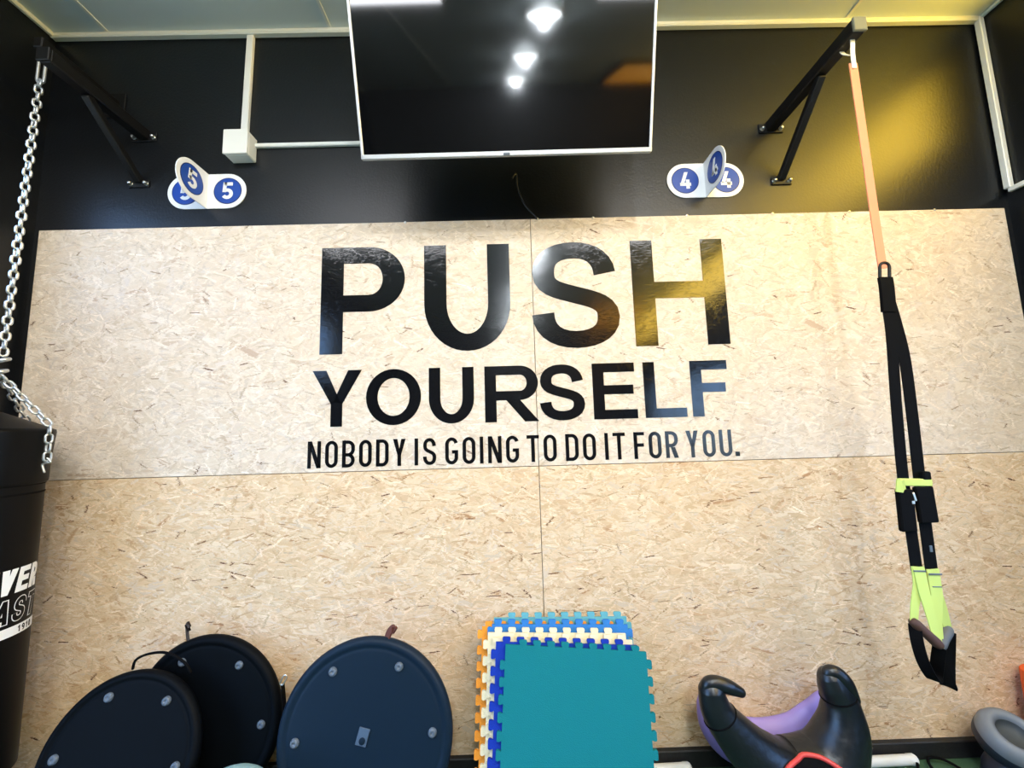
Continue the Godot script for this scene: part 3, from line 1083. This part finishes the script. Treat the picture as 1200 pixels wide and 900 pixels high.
	raise(st, [[Vector2(0, 0.018), Vector2(0.10, 0.018), Vector2(0.20, 0.018), Vector2(0.31, 0.018)]], 0.036, 0.036, 0.0004, wrap.call(-0.175, 0.765, 0.0), 8)
	obj("stripe", st, M.print_white, b)
	st = begin()
	lx = 0.040
	for ch in "1910":
		raise(st, glyph(ch, 0.013, 0.024, 0.0042, 0.0042), 0.0042, 0.0042, 0.0004, wrap.call(lx, 0.771, 0.0008), 2)
		lx += 0.018
	obj("year_print", st, M.bag_vinyl, b)

# ---------------------------------------------------------------- half-ball balance trainers
func half_ball(label: String, at: Vector3, n: Vector3, R: float, phase: float, dome_h: float, plug: bool, dome: String, skin: String) -> Node3D:
	var t := thing("half_ball_trainer", label, "balance trainer", at, "half-ball balance trainers")
	n = n.normalized()
	var x := Vector3.UP.cross(n).normalized()   # to the right as seen from the room
	var bs := Basis(x, n, x.cross(n))            # y out of the flat base, -z upward along it
	t.basis = bs
	var st := begin()
	lathe(st, [Vector2(0.0001, 0), Vector2(R * 0.5, 0.0), Vector2(R * 0.84, 0.0), Vector2(R * 0.87, -0.003), Vector2(R * 0.89, -0.004), Vector2(R * 0.91, 0.001), Vector2(R * 0.94, 0.004), Vector2(R * 0.975, 0.0), Vector2(R, -0.014), Vector2(R * 0.995, -0.03), Vector2(R * 0.95, -0.04), Vector2(R * 0.9, -0.042)], Transform3D.IDENTITY, 72)
	obj("base", st, M[skin], t)
	st = begin()
	var pr := []
	for k in 12:
		var a := PI * 0.5 * k / 11
		pr.append(Vector2(maxf(R * 0.93 * cos(a), 0.0001), -0.04 - dome_h * sin(a)))
	lathe(st, pr, Transform3D.IDENTITY, 56)
	obj("dome", st, M[dome], t)
	for k in 6:
		var a := deg_to_rad(phase + 60 * k)
		var f := begin()
		lathe(f, [Vector2(0.017, 0.0), Vector2(0.016, 0.006), Vector2(0.012, 0.010), Vector2(0.006, 0.011), Vector2(0.005, 0.008), Vector2(0.0001, 0.0075)], Transform3D(Basis.IDENTITY, Vector3(cos(a) * R * 0.775, 0, -sin(a) * R * 0.775)), 18)
		obj("foot", f, M.foot_grey, t)
	if plug:
		var p := begin()
		box(p, Vector3(-0.004, 0.003, -0.004), Vector3(0.042, 0.006, 0.058), 0.003, Basis(Vector3.UP, -0.25))
		obj("valve_plate", p, M.logo_grey, t)
		p = begin()
		lathe(p, [Vector2(0.012, 0.006), Vector2(0.012, 0.009), Vector2(0.0001, 0.0095)], Transform3D(Basis.IDENTITY, Vector3(-0.004, 0, 0.008)), 16)
		obj("valve", p, M.rubber_navy, t)
	return t

func build_half_balls() -> void:
	var b3 := half_ball("dark blue half-ball trainer on edge beside the foam mats, pale valve at centre", Vector3(-0.726, 0.338, 0.262), Vector3(0, 0.17, 1), 0.34, 2, 0.17, true, "dome_dark", "rubber_navy")
	var b1 := half_ball("dark half-ball trainer leaning well back beside the punching bag", Vector3(-1.655, 0.293, 0.28), Vector3(0.05, 0.32, 1), 0.292, -6, 0.06, false, "dome_dark", "rubber_black")
	var b2 := half_ball("near-black half-ball trainer standing behind the leaning one, brown tab on top", Vector3(-1.452, 0.322, 0.115), Vector3(-0.04, 0.06, 1), 0.325, -3, 0.05, false, "dome_dark", "rubber_black")
	# leather tabs on the rims
	var add_tab := func(o: Node3D, deg: float, R: float, tall: float, m: String) -> void:
		var a := deg_to_rad(deg)
		var e := Vector3(cos(a), 0, -sin(a))
		var s := begin()
		ribbon(s, spline([e * (R - 0.012) + Vector3(0, -0.02, 0), e * (R + tall * 0.5) + Vector3(0.004, -0.022, 0), e * (R + tall) + Vector3(0.018, -0.016, 0), e * (R + tall * 0.75) + Vector3(0.03, -0.008, 0.0)], 5), Vector3(0.75, 0.6, 0.2), 0.03, 0.008)
		obj("tab", s, M[m], o)
	add_tab.call(b2, 111, 0.335, 0.055, "leather_dark")
	add_tab.call(b3, 79, 0.34, 0.032, "leather_brown")
	# strap and clip on the right edge of the rear one
	var st := begin()
	ribbon(st, spline([Vector3(0.325, -0.01, -0.13), Vector3(0.338, -0.012, -0.04), Vector3(0.342, -0.012, 0.06), Vector3(0.325, -0.01, 0.16)], 6), Vector3(0, 1, 0), 0.022, 0.004)
	obj("side_strap", st, M.strap_black, b2)
	var clip := put("clip", link_mesh(0.046, 0.022, 0.003), M.steel, b2)
	clip.transform = Transform3D(Basis(Vector3.UP, -0.5) * Basis(Vector3(1, 0, 0), PI / 2), Vector3(0.333, 0.0, -0.152))
	# thin cord looped over the front one
	st = begin()
	tube(st, spline([Vector3(-1.72, 0.56, 0.16), Vector3(-1.70, 0.60, 0.17), Vector3(-1.64, 0.626, 0.18), Vector3(-1.56, 0.632, 0.19), Vector3(-1.48, 0.60, 0.20), Vector3(-1.45, 0.56, 0.20)], 7), 0.005, false, 8)
	tag(obj("cord", st, M.strap_black), "thin black cord looped over the top of the leaning half ball", "cord")
	# pale teal ball low in front of the rear half ball
	var t := thing("exercise_ball", "pale teal ball top between the half balls at the bottom edge", "ball", Vector3(-1.145, 0.0, 0.42))
	st = begin()
	var pr := []
	for k in 25:
		var a := -PI * 0.5 + PI * k / 24
		pr.append(Vector2(maxf(0.17 * cos(a), 0.0001), 0.17 + 0.17 * sin(a)))
	lathe(st, pr, Transform3D.IDENTITY, 48)
	obj("shell", st, M.dome_teal, t)
	st = begin()
	lathe(st, [Vector2(0.014, 0.336), Vector2(0.013, 0.342), Vector2(0.0001, 0.343)], Transform3D.IDENTITY, 16)
	obj("plug", st, M.white_plastic, t)

# ---------------------------------------------------------------- interlocking foam mats
func mat_outline(S: float, teeth: int, depth: float, shift: Array) -> PackedVector2Array:
	var p := PackedVector2Array()
	var hs := S * 0.5
	var corner := [Vector2(-hs, -hs), Vector2(hs, -hs), Vector2(hs, hs), Vector2(-hs, hs)]
	for e in 4:
		var a: Vector2 = corner[e]
		var b: Vector2 = corner[(e + 1) % 4]
		var d := (b - a) / S
		var n := Vector2(d.y, -d.x)
		var pitch := S / teeth
		p.append(a)
		for k in teeth:
			var c: float = (k + 0.5) * pitch + (shift[e] - 0.5) * pitch * 0.5
			var w0 := pitch * 0.225
			var w1 := pitch * 0.285
			if c - w1 < 0.004 or c + w1 > S - 0.004:
				continue
			for q in [[-w0, 0.0], [-w1, depth * 0.55], [-w1 * 0.92, depth * 0.9], [-w1 * 0.7, depth], [w1 * 0.7, depth], [w1 * 0.92, depth * 0.9], [w1, depth * 0.55], [w0, 0.0]]:
				p.append(a + d * (c + q[0]) + n * q[1])
	return p

func build_mats() -> void:
	var lean := 0.27
	var defs := [
		["foam_teal", "teal foam puzzle mat, the front one of the leaning stack", 0.0, 0.0, 0.0, -0.075, 0.575],
		["foam_royal", "royal blue foam puzzle mat directly behind the teal front one", -0.028, 0.008, 1.0, -0.05, 0.585],
		["foam_cream", "cream foam puzzle mat just behind the royal blue one", -0.040, 0.022, 0.0, -0.045, 0.585],
		["foam_cream", "cream foam puzzle mat in front of the steel blue one", -0.058, 0.041, 1.0, -0.035, 0.585],
		["foam_steel", "steel blue foam puzzle mat rising above the cream teeth", -0.040, 0.070, 0.4, -0.03, 0.585],
		["foam_orange", "orange foam puzzle mat showing along the left of the stack", -0.084, 0.060, 0.5, -0.03, 0.585],
		["foam_pale_teal", "pale teal foam puzzle mat, rearmost of the stack against the wall", -0.03, 0.092, 0.2, -0.02, 0.585]]
	for i in defs.size():
		var d: Array = defs[i]
		var t := thing("foam_mat", d[1], "foam mat", Vector3.ZERO, "interlocking foam mats leaning on the wall")
		var bs := Basis(Vector3(1, 0, 0), -lean) * Basis(Vector3(0, 0, 1), d[5])
		var up := (Basis(Vector3(1, 0, 0), -lean) * Vector3(0, 1, 0))
		var nz := (Basis(Vector3(1, 0, 0), -lean) * Vector3(0, 0, 1))
		t.transform = Transform3D(bs, Vector3(0.092 + d[2], 0.325, 0.272) + up * d[3] - nz * 0.0165 * i)
		var st := begin()
		var S: float = d[6]
		prism(st, mat_outline(S, 10, 0.019, [d[4], d[4], 1.0 - d[4], d[4]]), -0.0065, 0.0065)
		obj("mat", st, M[d[0]], t)

# ---------------------------------------------------------------- crescent weight bags
func crescent(t: Node3D, path: Array, rad: Array, m: Material, dz: float, grow: float, flat := 1.0) -> Array:
	var pts := []
	for p in path:
		pts.append(Vector3(p[0], p[1], dz + (p[2] if p.size() > 2 else 0.0)))
	var P := spline(pts, 7)
	var rr := []
	for r in rad:
		rr.append(r * grow)
	var r2 := spline(rr, 7)
	var st := begin()
	tube(st, P, r2, false, 28)
	var o := obj("body", st, m, t)
	if flat != 1.0:
		o.transform = Transform3D(Basis(Vector3.RIGHT, Vector3.UP, Vector3(0, 0, flat)), Vector3(0, 0, dz * (1.0 - flat)))
	return [P, r2]

func build_crescents() -> void:
	var path := [[0.632, 0.468], [0.648, 0.387], [0.700, 0.312], [0.787, 0.220], [0.905, 0.142], [1.058, 0.180], [1.128, 0.285], [1.140, 0.390], [1.118, 0.460], [1.103, 0.500]]
	var rad := [0.046, 0.060, 0.074, 0.094, 0.122, 0.112, 0.092, 0.066, 0.054, 0.040]
	# rear, lilac
	var l := thing("crescent_bag", "lilac crescent weight bag, mostly hidden behind the black one", "weight bag", Vector3.ZERO, "crescent weight bags")
	var p2 := [[0.700, 0.315], [0.728, 0.225], [0.80, 0.150], [0.93, 0.118], [1.07, 0.140], [1.165, 0.21], [1.222, 0.285], [1.238, 0.33]]
	crescent(l, p2, [0.050, 0.078, 0.094, 0.106, 0.104, 0.088, 0.060, 0.036], M.lilac_vinyl, 0.068, 1.0, 0.5)
	# front, black
	var b := thing("crescent_bag", "black leather crescent weight bag with red trim, horns pointing up", "weight bag", Vector3.ZERO, "crescent weight bags")
	var pr := crescent(b, path, rad, M.black_leather, 0.252, 1.0)
	var st := begin()
	var hp := spline([Vector3(0.612, 0.455, 0.255), Vector3(0.622, 0.484, 0.258), Vector3(0.655, 0.488, 0.262), Vector3(0.70, 0.475, 0.268), Vector3(0.745, 0.456, 0.272)], 6)
	var hr := spline([0.022, 0.026, 0.027, 0.026, 0.017], 6)
	tube(st, hp, hr, false, 18)
	obj("grip", st, M.black_leather, b)
	st = begin()
	hp = spline([Vector3(1.093, 0.480, 0.255), Vector3(1.100, 0.512, 0.26), Vector3(1.126, 0.512, 0.268), Vector3(1.152, 0.480, 0.278), Vector3(1.182, 0.415, 0.276)], 6)
	hr = spline([0.02, 0.024, 0.026, 0.026, 0.017], 6)
	tube(st, hp, hr, false, 18)
	obj("grip", st, M.black_leather, b)
	# seams and the trimmed belly patch laid on the tube
	var P: Array = pr[0]
	var R: Array = pr[1]
	var on_bag := func(s: float, a: float, lift: float) -> Vector3:
		var i := clampi(int(s), 0, P.size() - 2)
		var f := s - i
		var c: Vector3 = (P[i] as Vector3).lerp(P[i + 1], f)
		var ta: Vector3 = P[mini(i + 4, P.size() - 1)] - P[maxi(i - 4, 0)]
		var tb: Vector3 = P[mini(i + 5, P.size() - 1)] - P[maxi(i - 3, 0)]
		var tg := ta.normalized().lerp(tb.normalized(), f).normalized()
		var side := Vector3(0, 0, 1).cross(tg).normalized()   # inward of the crescent
		var r: float = lerpf(R[i], R[i + 1], f) + lift
		return c + (Vector3(0, 0, 1) * cos(a) + side * sin(a)) * r
	var ring := []
	for k in 33:
		var a := TAU * k / 32
		ring.append(on_bag.call(29.5 + 7.0 * cos(a), 0.30 + 0.82 * sin(a), 0.006))
	st = begin()
	tube(st, ring, 0.0085, true, 8)
	obj("red_piping", st, M.red_trim, b)
	st = begin()
	var G := []
	for i in 9:
		var row := []
		for k in 32:
			var a := TAU * k / 32
			var q := 1.0 - i / 8.0
			row.append(on_bag.call(29.5 + 6.8 * cos(a) * q, 0.30 + 0.80 * sin(a) * q, 0.003 + 0.004 * (1.0 - q * q)))
		G.append(row)
	grid(st, G, true, false)
	obj("belly_patch", st, M.strap_black, b)
	for s in [9.0, 52.0]:
		st = begin()
		var loop := []
		for k in 24:
			loop.append(on_bag.call(s, TAU * k / 24, 0.0005))
		tube(st, loop, 0.003, true, 6)
		obj("seam", st, M.strap_black, b)

# ---------------------------------------------------------------- hanging strap trainer
func build_trainer() -> void:
	var t := thing("suspension_trainer", "hanging strap trainer with orange anchor, black straps and yellow ends", "suspension trainer", Vector3.ZERO)
	var z := 0.478
	var X := Vector3(1, 0, 0)
	var st := begin()
	# loop over the beam end, then the anchor strap
	ribbon(st, spline([Vector3(1.312, 2.99, z - 0.003), Vector3(1.312, 3.04, z - 0.038), Vector3(1.312, 3.105, z - 0.036), Vector3(1.312, 3.108, z + 0.0), Vector3(1.312, 3.05, z + 0.014), Vector3(1.313, 2.99, z + 0.006), Vector3(1.314, 2.925, z + 0.004)], 4), X, 0.018, 0.003)
	obj("anchor_loop", st, M.white_plastic, t)
	st = begin()
	ribbon(st, spline([Vector3(1.314, 2.95, z), Vector3(1.3145, 2.6, z + 0.001), Vector3(1.315, 2.3, z + 0.002), Vector3(1.316, 2.075, z + 0.004)], 6), X, 0.034, 0.004)
	obj("anchor_strap", st, M.webbing_orange, t)
	var cb := put("carabiner", link_mesh(0.115, 0.048, 0.0055), M.black_metal, t)
	cb.transform = Transform3D(Basis(Vector3(0, 0, 1), -0.12), Vector3(1.318, 2.045, z + 0.006))
	st = begin()
	ribbon(st, spline([Vector3(1.312, 2.035, z + 0.012), Vector3(1.311, 1.99, z + 0.014), Vector3(1.308, 1.90, z + 0.012)], 5), X, 0.05, 0.012)
	obj("top_loop", st, M.strap_black, t)
	# two long straps
	st = begin()
	ribbon(st, spline([Vector3(1.303, 1.96, z + 0.012), Vector3(1.305, 1.82, z + 0.013), Vector3(1.287, 1.55, z + 0.014), Vector3(1.274, 1.29, z + 0.015), Vector3(1.276, 1.12, z + 0.016), Vector3(1.277, 0.97, z + 0.016)], 6), X, 0.040, 0.0035)
	obj("long_strap", st, M.strap_black, t)
	st = begin()
	ribbon(st, spline([Vector3(1.318, 1.95, z + 0.010), Vector3(1.334, 1.86, z + 0.008), Vector3(1.349, 1.72, z + 0.007), Vector3(1.347, 1.50, z + 0.007), Vector3(1.340, 1.29, z + 0.008), Vector3(1.338, 1.12, z + 0.008), Vector3(1.337, 0.96, z + 0.008)], 6), X, 0.043, 0.0035)
	obj("long_strap", st, M.strap_black, t)
	# keeper, tag, pads, buckle
	obj("keeper", boxmesh(Vector3(1.310, 1.272, z + 0.018), Vector3(0.118, 0.026, 0.016), 0.003, Basis(Vector3(0, 0, 1), -0.05)), M.webbing_yellow, t)
	st = begin()
	ribbon(st, [Vector3(1.262, 1.268, z + 0.03), Vector3(1.243, 1.262, z + 0.038), Vector3(1.222, 1.266, z + 0.04)], Vector3(0.25, 1, 0), 0.042, 0.004)
	obj("tag", st, M.webbing_yellow, t)
	obj("keeper_end", boxmesh(Vector3(1.352, 1.294, z + 0.018), Vector3(0.03, 0.03, 0.02), 0.004), M.strap_black, t)
	obj("adjuster_pad", boxmesh(Vector3(1.258, 1.178, z + 0.026), Vector3(0.056, 0.145, 0.02), 0.006, Basis(Vector3(0, 0, 1), -0.03)), M.strap_black, t)
	obj("adjuster_pad", boxmesh(Vector3(1.334, 1.195, z + 0.022), Vector3(0.066, 0.125, 0.018), 0.006, Basis(Vector3(0, 0, 1), 0.03)), M.strap_black, t)
	st = begin()
	box(st, Vector3(1.286, 1.225, z + 0.034), Vector3(0.008, 0.03, 0.006), 0.002, Basis(Vector3(0, 0, 1), 0.2))
	box(st, Vector3(1.279, 1.206, z + 0.034), Vector3(0.012, 0.012, 0.006), 0.002)
	obj("buckle", st, M.steel, t)
	obj("side_label", boxmesh(Vector3(1.344, 1.04, z + 0.01), Vector3(0.01, 0.022, 0.003), 0.001), M.foot_grey, t)
	# yellow end straps: each long strap splits in two round its handle
	var A := Vector3(1.229, 0.808, z + 0.03)
	var B := Vector3(1.288, 0.742, z + 0.045)
	var C := Vector3(1.306, 0.728, z + 0.03)
	var D := Vector3(1.374, 0.765, z + 0.0)
	for e in [[Vector3(1.275, 0.985, z + 0.020), A, 0.040, 0.026], [Vector3(1.278, 0.985, z + 0.022), B, 0.040, 0.028], [Vector3(1.335, 0.972, z + 0.014), C, 0.044, 0.028], [Vector3(1.338, 0.972, z + 0.009), D, 0.044, 0.028]]:
		st = begin()
		var a: Vector3 = e[0]
		var b: Vector3 = e[1]
		var lo := a.lerp(b, 0.34)
		lo.x = lerpf(a.x, b.x, 0.12)
		ribbon(st, [a, lo, a.lerp(b, 0.7), b], X, [e[2], e[2] * 0.95, e[3] * 1.1, e[3]], 0.003)
		obj("end_strap", st, M.webbing_yellow, t)
	for e in [[Vector3(1.277, 0.972, z + 0.026), 0.042], [Vector3(1.337, 0.958, z + 0.02), 0.046]]:
		st = begin()
		box(st, e[0] + Vector3(0, 0.0, 0), Vector3(e[1], 0.005, 0.003), 0.001, Basis(Vector3(0, 0, 1), -0.05))
		box(st, e[0] + Vector3(0, -0.042, 0), Vector3(e[1] * 0.7, 0.003, 0.003), 0.001, Basis(Vector3(0, 0, 1), -0.05))
		obj("stitching", st, M.foot_grey, t)
	# handles and foot loops
	for e in [[A, B, "foam_brown"], [C, D, "foam_grey"]]:
		st = begin()
		var a: Vector3 = e[0]
		var b: Vector3 = e[1]
		var d := (b - a).normalized()
		tube(st, [a - d * 0.004, a.lerp(b, 0.1), a.lerp(b, 0.5), a.lerp(b, 0.9), b + d * 0.004], [0.014, 0.0165, 0.0155, 0.0165, 0.014], false, 18)
		obj("handle", st, M[e[2]], t)
	st = begin()
	ribbon(st, spline([A + Vector3(0.002, -0.008, 0), Vector3(1.222, 0.75, z + 0.04), Vector3(1.228, 0.69, z + 0.045), Vector3(1.247, 0.645, z + 0.045), Vector3(1.275, 0.622, z + 0.03), Vector3(1.292, 0.632, z + 0.018), Vector3(1.291, 0.68, z + 0.03), B + Vector3(0.002, -0.008, 0.0)], 6), Vector3(0.55, 0, 0.83), 0.034, 0.0035)
	obj("foot_loop", st, M.strap_black, t)
	st = begin()
	ribbon(st, spline([C + Vector3(-0.002, -0.008, 0.0), Vector3(1.308, 0.69, z + 0.02), Vector3(1.322, 0.64, z + 0.022), Vector3(1.330, 0.600, z + 0.018), Vector3(1.342, 0.588, z + 0.005), Vector3(1.355, 0.61, z - 0.006), Vector3(1.366, 0.66, z - 0.008), Vector3(1.372, 0.72, z - 0.004), D + Vector3(0.0, -0.008, 0.0)], 6), Vector3(0.85, -0.3, 0.3), [0.02, 0.02, 0.02, 0.02, 0.02, 0.02, 0.021, 0.022, 0.023, 0.024, 0.025, 0.026, 0.028, 0.03, 0.032, 0.034, 0.036, 0.038, 0.04, 0.041, 0.042, 0.042, 0.042, 0.042, 0.042, 0.042, 0.042, 0.042, 0.042, 0.042, 0.042, 0.042, 0.042, 0.041, 0.04, 0.04, 0.04, 0.04, 0.04, 0.04, 0.04, 0.04, 0.04, 0.04, 0.04, 0.04, 0.04, 0.04, 0.04], 0.0035)
	obj("foot_loop", st, M.strap_black, t)

# ---------------------------------------------------------------- things along the floor at the right
func build_corner() -> void:
	# conduit up the corner
	var st := begin()
	var c0 := Vector3(2.508, 3.675, 0.0)
	tag(obj("conduit", boxmesh(Vector3(2.515, 3.18, 0.004), Vector3(0.026, 1.0, 0.03), 0.004), M.white_plastic), "white cable conduit down the right-hand corner of the room", "conduit")
	tag(obj("conduit", boxmesh(Vector3(2.519, 2.672, 0.16), Vector3(0.02, 0.026, 0.32), 0.004), M.white_plastic), "short level white conduit on the right-hand side wall", "conduit")
	# pipe along the foot of the wall
	for e in [[1.29, 1.572, "white plastic pipe lying along the wall foot, right of the crescent bags"], [0.42, 0.585, "white plastic pipe lying along the wall foot, between foam mats and crescent bags"]]:
		var p := thing("white_pipe", e[2], "pipe", Vector3.ZERO, "white pipes on the floor")
		st = begin()
		tube(st, [Vector3(e[0], 0.022, 0.048), Vector3((e[0] + e[1]) * 0.5, 0.022, 0.047), Vector3(e[1], 0.022, 0.045)], 0.02, false, 16)
		obj("tube", st, M.white_plastic, p)
		st = begin()
		tube(st, [Vector3(e[1] - 0.004, 0.022, 0.045), Vector3(e[1] + 0.018, 0.022, 0.045)], 0.0215, false, 16)
		obj("end_cap", st, M.white_plastic, p)
	# rope
	st = begin()
	tube(st, spline([Vector3(1.575, 0.03, 0.075), Vector3(1.56, 0.012, 0.10), Vector3(1.57, 0.006, 0.16), Vector3(1.64, 0.006, 0.20), Vector3(1.73, 0.006, 0.18), Vector3(1.755, 0.008, 0.12), Vector3(1.72, 0.02, 0.055), Vector3(1.65, 0.03, 0.05), Vector3(1.63, 0.012, 0.09), Vector3(1.67, 0.006, 0.15), Vector3(1.76, 0.006, 0.27), Vector3(1.86, 0.006, 0.30)], 7), 0.0055, false, 8)
	tag(obj("skipping_rope", st, M.strap_black), "thin black rope looping on the green floor beside the pipe", "rope")
	# round weight with a hollow top, turned to the room
	var w := thing("rubber_weight", "round grey rubber weight with hollow face and dark navy body", "weight", Vector3(1.90, 0.0, 0.15))
	var tilt := Transform3D((Basis(Vector3(0, 0, 1), 0.12) * Basis(Vector3(1, 0, 0), 0.55)).scaled(Vector3.ONE * 0.78), Vector3(0, 0.160, 0))
	st = begin()
	lathe(st, [Vector2(0.0001, -0.085), Vector2(0.07, -0.084), Vector2(0.108, -0.068), Vector2(0.128, -0.035), Vector2(0.132, 0.0), Vector2(0.130, 0.02)], tilt, 48)
	obj("body", st, M.rubber_dark, w)
	st = begin()
	lathe(st, [Vector2(0.0001, 0.0), Vector2(0.088, 0.0), Vector2(0.094, 0.008), Vector2(0.088, 0.05), Vector2(0.07, 0.09), Vector2(0.03, 0.12)], Transform3D.IDENTITY, 40)
	obj("base", st, M.rubber_dark, w)
	st = begin()
	lathe(st, [Vector2(0.130, 0.015), Vector2(0.131, 0.04), Vector2(0.122, 0.07), Vector2(0.104, 0.088), Vector2(0.085, 0.09), Vector2(0.072, 0.08), Vector2(0.066, 0.062)], tilt, 48)
	obj("grey_ring", st, M.rubber_grey, w)
	st = begin()
	lathe(st, [Vector2(0.067, 0.066), Vector2(0.06, 0.04), Vector2(0.035, 0.032), Vector2(0.0001, 0.03)], tilt, 40)
	obj("hollow", st, M.rubber_hollow, w)
	# orange roller in the corner
	var r := thing("foam_roller", "orange foam roller standing on end in the right-hand corner", "foam roller", Vector3(2.165, -0.0, 0.1))
	st = begin()
	lathe(st, [Vector2(0.04, 0.0), Vector2(0.07, 0.0), Vector2(0.075, 0.006), Vector2(0.075, 0.1), Vector2(0.072, 0.105), Vector2(0.075, 0.11), Vector2(0.075, 0.2), Vector2(0.072, 0.205), Vector2(0.075, 0.21), Vector2(0.075, 0.3), Vector2(0.072, 0.305), Vector2(0.075, 0.31), Vector2(0.075, 0.378), Vector2(0.07, 0.385), Vector2(0.042, 0.385)], Transform3D.IDENTITY, 40)
	obj("sleeve", st, M.roller_orange, r)
	st = begin()
	lathe(st, [Vector2(0.042, 0.375), Vector2(0.036, 0.385), Vector2(0.034, 0.2), Vector2(0.034, 0.002)], Transform3D.IDENTITY, 32)
	obj("core", st, M.black_plastic, r)
